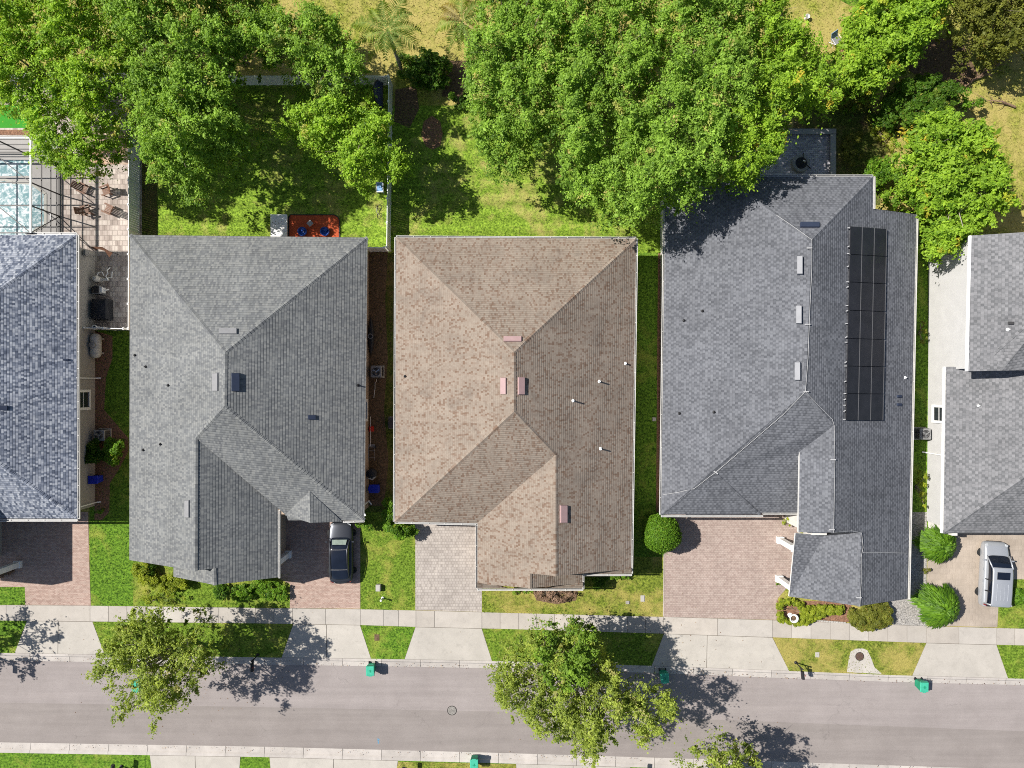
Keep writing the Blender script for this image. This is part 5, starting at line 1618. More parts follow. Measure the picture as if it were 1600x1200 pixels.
def silver_van():
    loc = G(1543 - 800, 893 - 600, .025)
    L, W = 5.0, 1.95
    prof = [(0.0, .62, .62, .38), (.012, .8, .74, .26), (.04, .91, .84, .2), (.1, .97, .94, .2), (.18, 1.0, 1.03, .2), (.26, 1.0, 1.07, .2), (.5, 1.0, 1.08, .2), (.75, 1.0, 1.09, .2), (.92, .98, 1.09, .22), (.985, .94, 1.06, .28), (1.0, .88, .9, .4)]
    cab = [(.19, .88, .78, 1.0, 1.04), (.26, .9, .80, 1.03, 1.34), (.33, .91, .79, 1.05, 1.60), (.38, .92, .79, 1.06, 1.70), (.5, .92, .79, 1.06, 1.75), (.75, .92, .79, 1.07, 1.75), (.92, .92, .78, 1.07, 1.70), (.965, .91, .77, 1.07, 1.52), (.985, .9, .78, 1.05, 1.1)]
    def ex(R, L, W):
        # roof skin over the glass
        mb = MB(); cs = []
        for t, b, z in ((.355, .76, 1.655), (.375, .795, 1.705), (.42, .80, 1.745), (.5, .80, 1.765), (.75, .80, 1.765), (.9, .80, 1.73), (.94, .79, 1.69), (.952, .74, 1.64)):
            y = L / 2 - t * L; w = W / 2 * b
            cs.append([(-w, y, z - .075), (-w * .985, y, z - .02), (-w * .85, y, z + .008), (0, y, z + .03), (w * .85, y, z + .008), (w * .985, y, z - .02), (w, y, z - .075)])
        loft(mb, cs); mb.build('roof', M['silver'], R, smooth=True)
        mb = MB(); mb.box((0, L / 2 - .475 * L, 1.797), (.98, .56, .02)); mb.build('sunroof', M['carglass'], R, bevel=.008)
        for k, x in enumerate((-.42, -.14, .14, .42)):
            mb = MB(); mb.bar((x, L / 2 - .60 * L, 1.785), (x, L / 2 - .85 * L, 1.778), .035, .03); mb.build('roof_rib', M['silver'], R)
        for s in (-1, 1):
            for t0, t1 in (((.225, .385),)):
                mb = MB(); mb.tube([(s * W * .445, L / 2 - .2 * L, 1.06), (s * W * .42, L / 2 - .28 * L, 1.36), (s * W * .395, L / 2 - .37 * L, 1.68)], .05, 8); mb.build('pillar', M['silver'], R, smooth=True)
            for t in (.56, .735):
                mb = MB(); mb.bar((s * W * .462, L / 2 - t * L, 1.08), (s * W * .40, L / 2 - t * L, 1.70), .07, .03); mb.build('pillar', M['dark'], R)
            mb = MB(); mb.tube([(s * W * .452, L / 2 - .93 * L, 1.08), (s * W * .40, L / 2 - .925 * L, 1.70)], .06, 8); mb.build('pillar', M['silver'], R, smooth=True)
            mb = MB(); mb.box((s * (W / 2 + .1), L / 2 - .27 * L, 1.12), (.24, .11, .16)); mb.build('mirror', M['silver'], R, bevel=.03)
            mb = MB(); mb.box((s * W * .38, L / 2 - .06 * L, .81), (.24, .3, .1), s * -.45); mb.build('headlight', M['headl'], R, bevel=.04)
            mb = MB(); mb.box((s * W * .44, -L / 2 + .045 * L, 1.1), (.08, .08, .36)); mb.build('tail_light', M['red'], R, bevel=.03)
            for t in (.42, .6):
                mb = MB(); mb.box((s * (W / 2 + .005), L / 2 - t * L, .93), (.05, .2, .035)); mb.build('door_handle', M['silver'], R)
        mb = MB(); mb.bar((-.5, L / 2 - .245 * L, 1.27), (.1, L / 2 - .29 * L, 1.43), .03, .02); mb.bar((.1, L / 2 - .245 * L, 1.27), (.62, L / 2 - .28 * L, 1.4), .03, .02); mb.build('wiper', M['dark'], R)
        mb = MB(); mb.box((0, L / 2 - .004 * L, .5), (1.1, .06, .16)); mb.build('grille', M['dark'], R, bevel=.02)
    vehicle('minivan', 'silver minivan with a black sunroof parked on the tan drive', loc, math.radians(-3.2), M['silver'], L, W, prof, cab, M['silver'], False, ex, .34)
dark_car(); silver_van()

# ------------------------------------------------------------------ bins
def make_bin(label, body, lid, group):
    R = thing('wheeled_bin', label, 'bin', (0, 0, 0), 0, group)
    mb = MB(); mb.box((0, 0, .52), (.52, .62, .96), 0, 0, 1.0)
    v = []
    for z, w, d in ((.06, .46, .54), (.9, .58, .7), (.96, .62, .74)):
        v.append([(-w / 2, -d / 2, z), (w / 2, -d / 2, z), (w / 2, d / 2, z), (-w / 2, d / 2, z)])
    mb = MB(); loft(mb, v); mb.build('body', body, R, bevel=.02)
    lm = MB(); lm.hexa([(-.33, -.40, .965), (.33, -.40, .965), (.33, .37, .965), (-.33, .37, .965), (-.29, -.36, 1.03), (.29, -.36, 1.03), (.29, .34, 1.05), (-.29, .34, 1.05)])
    lm.box((0, -.41, .99), (.3, .06, .04))
    l_ = lm.build('lid', lid, R, bevel=.025)
    em = MB(); em.box((0, 0, 1.045), (.08, .2, .012)); em.box((0, .02, 1.048), (.26, .03, .01)); em.build('lid_mark', body, l_)
    h = MB(); h.tube([(-.24, .36, .9), (-.24, .44, .93), (.24, .44, .93), (.24, .36, .9)], .018, 8); h.build('handle', lid, R)
    for s in (-1, 1):
        wm = MB(); wm.tube([(s * .22, .3, .12), (s * .28, .3, .12)], .12, 16); wm.build('wheel', M['dark'], R)
    return R
gB = 'green bins put out along the street'
b0 = make_bin('green bin on the road edge between the dark car drive and the grey drive', M['green_bin'], M['green_lid'], gB)
spots = [(582, 1041, .03, None, RZ), (1035, 1052, .05, 'green bin in the shade of the largest street tree', RZ), (1434, 1066, -.02, 'green bin on the road in front of the tan drive', RZ),
         (742, 1184, 3.16, 'green bin on the far kerb nearest the manhole cover', .0), (221, 1066, .1, 'green bin half hidden under the ragged street tree', RZ)]
for i, (x, y, r, lab, z) in enumerate(spots):
    o = b0 if i == 0 else copy_tree(b0)
    o.location = P(x, y) + Vector((0, 0, z + .02)); o.rotation_euler = (0, 0, r)
    if lab: o['label'] = lab
c0 = make_bin('blue recycling bin against the grey wall near the sunlit shrub', M['blue_bin'], M['blue_bin'], 'blue recycling bins')
c0.location = P(157, 747) + Vector((0, 0, .02)); c0.rotation_euler = (0, 0, 1.6)
c1 = copy_tree(c0); c1.location = P(588, 761) + Vector((0, 0, .02)); c1.rotation_euler = (0, 0, -1.57)
c1['label'] = 'blue recycling bin in the narrow passage beside the covered grill'

# ------------------------------------------------------------------ air conditioners
def make_ac(label):
    R = thing('air_conditioner', label, 'air conditioner', (0, 0, 0), 0, 'outdoor air conditioners')
    mb = MB(); mb.box((0, 0, .04), (.98, .98, .12)); mb.build('pad', M['kerb_plain'], R)
    mb = MB(); mb.box((0, 0, .5), (.86, .86, .8)); mb.build('case', M['grey_metal'], R, bevel=.07)
    for s in range(4):
        g = MB(); a = s * math.pi / 2
        for k in range(9):
            g.box((math.cos(a) * .435, math.sin(a) * .435, .2 + k * .07), (.02, .66, .025), a)
        g.build('louvre', M['dark_metal'], R)
    mb = MB(); mb.lathe((0, 0, 0), [(.37, .86), (.37, .915), (.33, .915), (.33, .88)], 26); mb.build('fan_ring', M['grey_metal'], R)
    f = MB(); f.lathe((0, 0, 0), [(.32, .903), (.32, .905)], 24); f.build('fan_well', M['dark'], R)
    f = MB()
    for k in range(3):
        a = k * 2.094
        f.hexa([(math.cos(a + d) * r, math.sin(a + d) * r, .912 + e) for (d, r, e) in ((-.1, .06, 0), (.35, .3, .0), (.8, .3, .012), (.4, .06, .01))] + [(math.cos(a + d) * r, math.sin(a + d) * r, .92 + e) for (d, r, e) in ((-.1, .06, 0), (.35, .3, .0), (.8, .3, .012), (.4, .06, .01))])
    f.lathe((0, 0, 0), [(.075, .91), (.075, .94), (.03, .95)], 12)
    f.build('fan_blade', M['chrome'], R)
    gr = MB()
    for r in (.12, .2, .28, .345):
        gr.tube([(r * math.cos(t * .2618), r * math.sin(t * .2618), .955) for t in range(25)], .006, 4, cap=False)
    for k in range(6): gr.bar((0, 0, .955), (.36 * math.cos(k * 1.047), .36 * math.sin(k * 1.047), .93), .01, .01)
    gr.build('fan_guard', M['grey_metal'], R)
    return R
M['kerb_plain'] = m_concrete('pad_concrete', (.42, .4, .37, 1), .15)
a0 = make_ac('square air conditioner on a pad beside the pewter roof in the narrow passage')
a0.location = P(591, 581) + Vector((0, 0, .01))
for x, y, lab in ((1436, 677, 'air conditioner with a pale fan guard beside the long white wall'), (165, 679, 'shaded air conditioner against the grey wall above the sunlit shrub')):
    o = copy_tree(a0); o.location = P(x, y) + Vector((0, 0, .01)); o['label'] = lab
mb = MB(); a_, b_ = P(589, 594), P(587, 632)
mb.tube([P(588, 592, .3), P(588, 596, .25), P(586, 598, .05), P(586, 606, .03), P(584, 622, .03)], .02, 6)
tag(mb.build('drain_pipe', M['white']), 'thin white drain pipe trailing from the air conditioner by the pewter roof', 'pipe')

# ------------------------------------------------------------------ mailboxes
def make_mailbox(label):
    R = thing('mailbox', label, 'mailbox', (0, 0, 0), 0, 'black kerbside mailboxes')
    mb = MB(); mb.lathe((0, 0, 0), [(.12, 0), (.12, .08), (.05, .12), (.045, 1.3), (.07, 1.32), (.06, 1.4), (.0, 1.46)], 12); mb.build('post', M['dark'], R)
    mb = MB(); mb.bar((0, 0, 1.12), (0, -.62, 1.12), .06, .08); mb.bar((0, -.02, .8), (0, -.35, 1.1), .04, .04); mb.build('arm', M['dark'], R)
    w = .11; sec = [(-w, .0), (-w, .14)] + [(-w * math.cos(t * math.pi / 6), .14 + .11 * math.sin(t * math.pi / 6)) for t in range(1, 6)] + [(w, .14), (w, .0)]
    mb = MB(); loft(mb, [[(x, y, 1.16 + z) for x, z in sec] for y in (-.78, -.2)]); mb.build('box', M['dark'], R)
    mb = MB(); mb.box((.125, -.45, 1.36), (.012, .05, .16)); mb.box((.125, -.45, 1.46), (.012, .14, .05)); mb.build('flag', M['red'], R)
    return R
m0 = make_mailbox('black mailbox on the dry verge left of the storm drain cover')
for i, (x, y, r, lab) in enumerate([(1243, 1035, .1, None), (403, 1023, .0, 'black mailbox in the shade of the ragged street tree'), (806, 1024, .15, 'black mailbox at the left edge of the largest street tree'),
                                    (190, 1197, 3.1, 'black mailbox on the far verge nearest the left end of the road'), (634, 1201, 3.1, 'black mailbox on the brown far verge beside the green bin'), (993, 1203, 3.1, 'black mailbox on the far verge below the largest street tree'), (-2, 1030, 0, 'black mailbox cut off by the left edge of the picture')]):
    o = m0 if i == 0 else copy_tree(m0)
    o.location = P(x, y); o.rotation_euler = (0, 0, r)
    if lab: o['label'] = lab

# ------------------------------------------------------------------ covers, boxes and posts in the ground
def cover(label, px, py, r, z, mat, name='manhole_cover'):
    c = P(px, py)
    R = thing(name, label, 'manhole cover', (c.x, c.y, z))
    mb = MB(); mb.lathe((0, 0, 0), [(r * 1.14, -.01), (r * 1.14, .012), (r * 1.02, .014), (r * 1.0, .004), (0.001, .004)], 28); o = mb.build('frame', M['dark_metal'], R)
    mb = MB(); mb.lathe((0, 0, 0), [(r * .97, -.0), (r * .97, .012), (.001, .012)], 28)
    mb.build('lid', mat, R)
    s = MB()
    for i in range(-4, 5):
        y = i * r * .2; hw = math.sqrt(max(.0, (r * .9) ** 2 - y * y))
        s.box((0, y, .014), (hw * 2, r * .05, .01))
    s.build('grip_rib', M['dark_metal'], R)
M['iron'] = m_plain('worn_iron', (.3, .285, .26, 1), .7, .35, 9)
M['rust'] = m_plain('rusty_iron', (.12, .07, .055, 1), .8, .3, 9)
cover('round iron manhole cover in the middle of the road', 706, 1111, .33, RZ + .03, M['iron'])
cover('rusty storm drain cover on the rounded concrete slab', 1343, 1025.5, .3, .022, M['rust'])
def slab_box(name, label, cat, px, py, w, d, h, mat, rz=0, lid=True):
    c = P(px, py)
    R = thing(name, label, cat, c, rz)
    mb = MB(); mb.box((0, 0, h / 2), (w, d, h)); mb.build('box', mat, R, bevel=.02)
    mb = MB(); mb.box((0, 0, h + .008), (w * .8, d * .8, .02)); mb.box((w * .25, -d * .25, h + .022), (.05, .05, .02)); mb.build('lid', mat, R)
    return R
slab_box('utility_box', 'pale concrete utility box on the lawn by the dark car', 'utility box', 592, 917, .36, .5, .38, M['kerb_plain'])
slab_box('valve_box', 'flat pale valve lid on the lawn right of the tan roof', 'valve box', 1004, 935, .32, .5, .05, M['kerb_plain'])
slab_box('valve_box', 'dark water valve box on the lawn in front of the tan roof', 'valve box', 980.5, 941, .3, .25, .1, M['iron'])
slab_box('valve_box', 'brown valve lid in the small grass wedge between two aprons', 'valve box', 589, 996, .4, .5, .03, M['soil'])
slab_box('valve_box', 'pale valve lid in the dry verge beside the mailbox', 'valve box', 1277, 1023, .32, .4, .03, M['kerb_plain'])
slab_box('valve_box', 'faint grey valve lid under the oak in the tan roof yard', 'valve box', 1022, 655, .3, .3, .06, M['kerb_plain'])
def lamp_post(label, px, py):
    c = P(px, py); R = thing('garden_post', label, 'post', c)
    mb = MB(); mb.lathe((0, 0, 0), [(.1, 0), (.1, .06), (.04, .1), (.04, .62), (.075, .64), (.09, .7), (.075, .78), (.0, .82)], 14); mb.build('post', M['white'], R)
    mb = MB(); mb.bar((-.24, .02, .4), (.24, .02, .4), .02, .09); mb.build('arm', M['dark'], R)
lamp_post('short white topped post on the lawn between the dark car and the grey drive', 598, 934)

# ------------------------------------------------------------------ pool terrace furniture
def make_chair(label):
    R = thing('wooden_chair', label, 'chair', (0, 0, 0), 0, 'wooden chairs on the terrace')
    mb = MB()
    for k in range(5): mb.box((-.22 + k * .11, .02, .36 - 0), (.09, .5, .025))
    mb.build('seat', M['wood'], R)
    mb = MB()
    for k in range(5):
        x = -.22 + k * .11; mb.hexa([(x - .045, -.22, .34), (x + .045, -.22, .34), (x + .045, -.19, .34), (x - .045, -.19, .34), (x - .05, -.62, .98), (x + .05, -.62, .98), (x + .05, -.59, .99), (x - .05, -.59, .99)])
    mb.box((0, -.45, .66), (.58, .03, .06)); mb.build('backrest', M['wood'], R)
    for s in (-1, 1):
        mb = MB(); mb.box((s * .32, .0, .56), (.12, .72, .025)); mb.build('armrest', M['wood'], R)
        for y in (.28, -.2):
            mb = MB(); mb.box((s * .29, y, .28), (.05, .08, .55)); mb.build('leg', M['wood'], R)
    return R
ch0 = make_chair('wooden terrace chair nearest the pool cage shade, turned toward the fence')
for i, (x, y, r, lab) in enumerate([(135, 297, -2.0, None), (170, 300, 1.9, 'wooden terrace chair beside the fence, facing the pool'),
                                    (140, 331, -1.35, 'wooden terrace chair lower down in the cage shade'), (174, 329, 1.15, 'wooden terrace chair beside the fence, lower of its pair')]):
    o = ch0 if i == 0 else copy_tree(ch0)
    o.location = P(x, y) + Vector((0, 0, .02)); o.rotation_euler = (0, 0, r)
    if lab: o['label'] = lab
def planter(label, px, py):
    c = P(px, py); R = thing('square_planter', label, 'planter', c, 0, 'rose square planters')
    v = [[(-w, -w, z), (w, -w, z), (w, w, z), (-w, w, z)] for w, z in ((.26, 0), (.38, .6), (.38, .66), (.32, .66), (.3, .55))]
    mb = MB(); loft(mb, v); mb.build('pot', M['terracotta'], R)
    mb = MB(); mb.box((0, 0, .56), (.58, .58, .06)); mb.build('soil', M['soil'], R)
planter('square rose planter seen under the yellow green oak, upper of two', 134, 113)
planter('square rose planter seen under the yellow green oak, lower of two', 131, 153)

def covered_grill(label, px, py, w, d, h, rz=0.0):
    c = P(px, py); R = thing('covered_grill', label, 'grill', c, rz)
    v = [[(-w * a, -d * a, z), (w * a, -d * a, z), (w * a, d * a, z), (-w * a, d * a, z)] for a, z in ((.5, .05), (.52, .3), (.5, h * .85), (.46, h * .93), (.22, h), (.0, h + .01))]
    mb = MB(); loft(mb, v); mb.build('cover', M['black_cover'], R)
    for s in (-1, 1):
        for t in (-1, 1):
            mb = MB(); mb.tube([(s * w * .45, t * d * .4 - .03, .06), (s * w * .45, t * d * .4 + .03, .06)], .06, 12); mb.build('wheel', M['dark'], R)
M['black_cover'] = m_plain('black_fabric_cover', (.028, .029, .034, 1), .75, .25, 4, bump=.4, bscale=9)
covered_grill('large black covered grill in the paved side yard', 166, 485, 1.15, 1.55, 1.1)
def pump():
    c = P(163, 435); R = thing('pool_pump', 'white pipes and filter of the pool equipment in the side yard', 'pool pump', c)
    mb = MB(); mb.lathe((-.25, -.12, 0), [(.2, 0), (.24, .1), (.24, .75), (.16, .95), (.05, 1.0)], 16); mb.build('filter', M['tank'], R)
    mb = MB(); mb.tube([(-.1, -.15, .4), (.25, -.15, .35), (.5, -.1, .3)], .13, 12); mb.build('motor', M['tank'], R)
    mb = MB()
    for p in ([(-.25, .05, .6), (-.1, .35, .65), (.15, .42, .6), (.2, .15, .4)], [(.5, -.2, .35), (.45, .1, .6), (.62, .3, .6), (.5, .55, .5), (.62, .8, .3)], [(.3, .0, .2), (.7, .05, .2), (.72, .5, .2)]):
        mb.tube(p, .04, 8)
    mb.build('pipe', M['white'], R)
pump()
def heater():
    c = P(160, 455); R = thing('pool_heater', 'grey pool heater box beside the white pipes', 'pool heater', c)
    mb = MB(); mb.box((0, 0, .45), (.62, .62, .9)); mb.build('case', M['grey_metal'], R, bevel=.04)
    mb = MB(); mb.box((0, 0, .93), (.5, .5, .05)); mb.build('vent_top', M['dark_metal'], R)
    mb = MB(); mb.tube([(.35, 0, .5), (.55, 0, .55), (.6, .1, .2)], .05, 8); mb.build('pipe', M['white'], R)
    mb = MB(); mb.box((.36, .0, .55), (.12, .4, .5)); mb.build('control_panel', M['white'], R)
    mb = MB(); mb.box((-.4, 0, .3), (.2, .5, .6)); mb.build('exhaust', M['dark'], R)
heater()
def tank():
    c = P(157, 541); R = thing('gas_tank', 'weathered white horizontal tank with a grey cap in the side yard', 'tank', c)
    mb = MB()
    prof = [(-.95, .06), (-.92, .2), (-.82, .33), (-.65, .4), (.65, .4), (.82, .33), (.92, .2), (.95, .06)]
    mb.tube([(0, y, .62) for y, r in prof], [r for y, r in prof], 24); mb.build('vessel', M['tank'], R, smooth=True)
    mb = MB(); mb.lathe((-.02, .05, 0), [(.24, .95), (.24, 1.12), (.15, 1.2), (.0, 1.21)], 18); mb.build('cap', M['grey_metal'], R)
    for y in (-.55, .55):
        mb = MB(); mb.box((0, y, .13), (.6, .14, .26)); mb.build('foot', M['kerb_plain'], R)
tank()
def fan_vent():
    c = P(160, 513); R = thing('stub_pipe', 'white pipe end with a round hole next to the short return fence', 'pipe', c)
    mb = MB(); mb.lathe((0, 0, 0), [(.11, 0), (.11, 1.0), (.18, 1.02), (.18, 1.1), (.11, 1.1), (.1, .6), (0.001, .6)], 18); mb.build('pipe', M['white'], R)
fan_vent()
def canopy():
    c = P(185, 398); R = thing('folded_umbrella', 'dark brown folded fabric canopy by the corner of the pool terrace house', 'canopy', c)
    mb = MB()
    a, b, d, e = P(140, 385, 2.5), P(159, 386, 2.5), P(176, 395, 2.1), P(171, 402, 1.9)
    mb.poly([a, b, d]); mb.poly([b, d, e]); mb.poly([a, b, P(150, 391, 2.2)])
    o = mb.build('cloth', M['wood'], R); md = o.modifiers.new('s', 'SOLIDIFY'); md.thickness = .03
    mb = MB(); mb.tube([c, P(173, 393, 2.3)], .03, 8); mb.build('pole', M['dark_metal'], R)
    settle(R)
canopy()

# the passage between the pewter and tan roofs
def passage():
    c = P(584, 738); R = thing('covered_grill', 'black kettle grill with a pale cloth beside the blue bin in the passage', 'grill', c)
    mb = MB(); mb.lathe((0, 0, 0), [(.2, .35), (.36, .55), (.4, .75), (.38, .95), (.25, 1.08), (.04, 1.13)], 20); mb.build('bowl', M['black_cover'], R, smooth=True)
    for k in range(3):
        a = k * 2.1; mb = MB(); mb.tube([(.2 * math.cos(a), .2 * math.sin(a), .5), (.32 * math.cos(a), .32 * math.sin(a), 0)], .02, 6); mb.build('leg', M['dark'], R)
    mb = MB(); mb.poly([(-.38, -.3, 1.0), (.05, -.52, .8), (.4, -.2, .98), (.15, -.25, 1.04), (-.1, -.32, 1.02)]); mb.build('cloth', M['tank'], R)
    c = P(581, 704); R = thing('hand_truck', 'grey hand truck lying in the passage above the kettle grill', 'cart', c)
    mb = MB()
    for s in (-1, 1): mb.tube([(s * .22, -.75, .15), (s * .22, .3, .25)], .02, 6)
    for y in (-.5, 0, .3): mb.tube([(-.3, y, .22), (.3, y, .22)], .02, 6)
    mb.build('frame', M['grey_metal'], R)
    for s in (-1, 1):
        mb = MB(); mb.tube([(s * .3, .3, .13), (s * .36, .3, .13)], .13, 14); mb.build('wheel', M['dark'], R)
    mb = MB(); mb.box((0, .38, .05), (.5, .25, .03)); mb.build('toe_plate', M['grey_metal'], R)
    c = P(581, 670); R = thing('fuel_can', 'small red plastic can in the passage by the pewter wall', 'can', c)
    mb = MB(); mb.box((0, 0, .17), (.34, .42, .34)); mb.build('body', M['red_can'], R, bevel=.05)
    mb = MB(); mb.tube([(0, .1, .34), (0, .14, .42), (.1, .25, .5)], .035, 8); mb.build('spout', M['red_can'], R)
    mb = MB(); mb.tube([(0, -.12, .34), (0, -.1, .42), (0, .05, .42), (0, .07, .34)], .02, 6); mb.build('handle', M['red_can'], R)
    c = P(578.5, 675); R = thing('pole', 'long thin pale pole standing against the pewter house wall', 'pole', c)
    mb = MB(); mb.tube([P(579, 651, .4), P(579, 697, .35)], .022, 8); mb.build('shaft', M['white'], R); settle(R)
    c = P(613, 660); R = thing('storage_box', 'grey rounded box against the tan house wall in the passage', 'box', c)
    mb = MB(); mb.box((0, 0, .3), (.5, .95, .6)); mb.build('body', M['grey_metal'], R, bevel=.12)
    mb = MB(); mb.box((0, 0, .62), (.42, .86, .05)); mb.build('lid', M['dark_metal'], R, bevel=.02)
    c = P(581, 526); R = thing('kayak', 'black narrow boat hull leaning by the pewter house wall', 'boat', c)
    mb = MB(); mb.tube([(0, y, .3 + .1 * (y / 1.3) ** 2) for y in (-1.5, -1.1, -.5, 0, .5, 1.1, 1.5)], [.03, .15, .24, .27, .24, .15, .03], 12); mb.build('hull', M['dark'], R, smooth=True)
    mb = MB(); mb.lathe((0, 0, 0), [(.18, .5), (.2, .58), (.15, .58), (.14, .5)], 16); mb.build('cockpit_rim', M['grey_metal'], R)
M['red_can'] = m_plain('red_plastic', (.55, .03, .015, 1), .5, .1)
passage()

# fenced yard of the pewter house
def play():
    c = P(492, 360); R = thing('play_mat', 'orange red play mat with a dark border behind the pewter roof', 'mat', c)
    pts = [(-2.0, -1.4), (1.9, -1.4), (1.95, .75), (1.8, 1.05), (1.5, 1.2), (-1.9, 1.2), (-2.02, 1.0)]
    mb = MB(); mb.prism(pts, .01, .06); mb.build('mat', M['red_pad'], R)
    mb = MB()
    for a, b in zip(pts[1:], pts[2:] + pts[:1]): mb.bar((*a, .06), (*b, .06), .07, .06)
    mb.build('border', M['dark'], R)
    for x, y, z0, lab in ((474, 363, .0, 'blue tub toy on the orange mat, nearer the white slab'), (509, 363, .0, 'blue tub toy on the orange mat, nearer the side fence')):
        c = P(x, y); R = thing('toy_tub', lab, 'toy', c + Vector((0, 0, .06)))
        mb = MB(); mb.lathe((0, 0, 0), [(.24, 0), (.34, .12), (.36, .3), (.3, .32), (.24, .16), (.0, .14)], 18); mb.build('tub', M['blue_plastic'], R, smooth=True)
        mb = MB(); mb.box((.1, .12, .34), (.3, .2, .22), .5); mb.build('seat', M['blue_plastic'], R, bevel=.04)
    c = P(487, 351); R = thing('camp_stool', 'small grey stool on the orange mat', 'stool', c + Vector((0, 0, .06)), .75)
    mb = MB(); mb.box((0, 0, .4), (.4, .4, .05)); mb.build('seat', M['grey_metal'], R, bevel=.015)
    for sx in (-1, 1):
        for sy in (-1, 1): mb = MB(); mb.tube([(sx * .17, sy * .17, .4), (sx * .2, sy * .2, 0)], .018, 6); mb.build('leg', M['dark'], R)
    c = P(438, 353); R = thing('storage_bench', 'low white bench box beside the orange mat', 'bench', c)
    mb = MB(); mb.box((0, -.2, .16), (1.25, 2.0, .3)); mb.build('body', M['tank'], R, bevel=.03)
    mb = MB(); mb.box((0, -.2, .33), (1.3, 2.05, .05)); mb.build('lid', M['white'], R, bevel=.015)
    mb = MB()
    rr = random.Random(3)
    for k in range(14): mb.box((rr.uniform(-.5, .5), rr.uniform(-.3, .3), .358), (.07, .03, .012), rr.uniform(0, 3))
    mb.build('leaf_litter', M['twig'], R)
    c = P(595, 295); R = thing('toy_table', 'pale blue plastic table against the side fence', 'table', c)
    mb = MB(); mb.box((0, 0, .42), (.55, .78, .06)); mb.box((0, 0, .46), (.45, .66, .02)); mb.build('top', M['sky_plastic'], R, bevel=.02)
    mb = MB()
    for s, t in ((0, 1), (0, -1)): mb.box((0, t * .37, .48), (.55, .05, .08))
    for s in (1, -1): mb.box((s * .26, 0, .48), (.05, .78, .08))
    mb.build('rim', M['white'], R)
    for sx in (-1, 1):
        for sy in (-1, 1): mb = MB(); mb.box((sx * .22, sy * .32, .2), (.07, .07, .4)); mb.build('leg', M['sky_plastic'], R)
    c = P(592, 331); R = thing('bicycle', 'small dark bicycle lying by the side fence', 'bicycle', c)
    for y in (-.32, .32):
        mb = MB(); mb.tube([(.06 + .2 * math.cos(t * .449), y + .22 * math.sin(t * .449), .12 + .08 * math.cos(t * .449)) for t in range(15)], .018, 6, cap=False); mb.build('wheel', M['dark'], R)
    mb = MB(); mb.tube([(.06, -.32, .12), (-.15, -.05, .2), (.06, .32, .12), (-.1, .28, .3), (-.15, -.05, .2)], .02, 6); mb.build('frame', M['grey_metal'], R)
    mb = MB(); mb.tube([(-.2, .2, .4), (-.1, .3, .36), (-.05, .42, .4)], .015, 6); mb.build('handlebar', M['dark'], R)
    c = P(601, 152); R = thing('trampoline', 'half round dark blue trampoline stood against the fence corner', 'trampoline', c)
    mb = MB(); n = 14
    arc = [(-.06 - .0, 1.15 * math.cos(math.pi * k / n), .75 + .75 * math.sin(math.pi * k / n)) for k in range(n + 1)]
    pts = [Vector((-.55 * math.sin(math.pi * k / n) - .05, 1.1 * math.cos(math.pi * k / n), .5 + .9 * math.sin(math.pi * k / n))) for k in range(n + 1)]
    mb.tube(pts, .035, 8); mb.tube([pts[0], pts[-1]], .035, 8); mb.build('frame', M['dark_metal'], R)
    mb = MB(); mb.poly(pts); o = mb.build('mat', M['navy'], R); md = o.modifiers.new('s', 'SOLIDIFY'); md.thickness = .02
M['navy'] = m_plain('navy_cloth', (.05, .065, .12, 1), .7, .15, 4)
play()

# slate patio wall and fire pit
def patio_wall():
    R = thing('garden_wall', 'low grey wall around two sides of the slate patio', 'wall', P(1302, 206))
    mb = MB()
    mb.bar(P(1165, 205.5, .2), P(1305, 205.5, .2), .32, .4); mb.bar(P(1301.5, 208, .2), P(1301.5, 300, .2), .32, .4); mb.build('wall', M['kerb_plain2'], R)
    mb = MB()
    mb.bar(P(1165, 205.5, .43), P(1306, 205.5, .43), .4, .06); mb.bar(P(1301.5, 209, .43), P(1301.5, 300, .43), .4, .06); mb.build('coping', M['coping'], R)
    settle(R)
M['kerb_plain2'] = m_concrete('grey_block', (.22, .22, .21, 1), .2)
M['coping'] = m_concrete('grey_coping', (.3, .3, .29, 1), .2)
patio_wall()
def fire_pit():
    c = P(1249, 257); R = thing('fire_pit', 'round stone fire pit with a black bowl on the slate patio', 'fire pit', c)
    mb = MB()
    mb.lathe((0, 0, 0), [(.68, 0), (.68, .36), (.63, .4), (.47, .4), (.45, .36), (.44, .1)], 24); mb.build('ring', M['coping'], R)
    mb = MB(); mb.lathe((0, 0, 0), [(.45, .36), (.4, .22), (.25, .12), (.001, .1)], 20); mb.build('bowl', M['dark'], R)
    mb = MB(); mb.tube([(-.2, -.35, .38), (0, 0, .75), (.1, .75, .5)], .03, 6); mb.tube([(0, 0, .75), (.75, -.4, .3)], .03, 6); mb.build('grate_arm', M['dark'], R)
    mb = MB(); mb.lathe((.08, .02, 0), [(.07, .7), (.1, .78), (.04, .84)], 12); mb.build('knob', M['chrome'], R)
fire_pit()
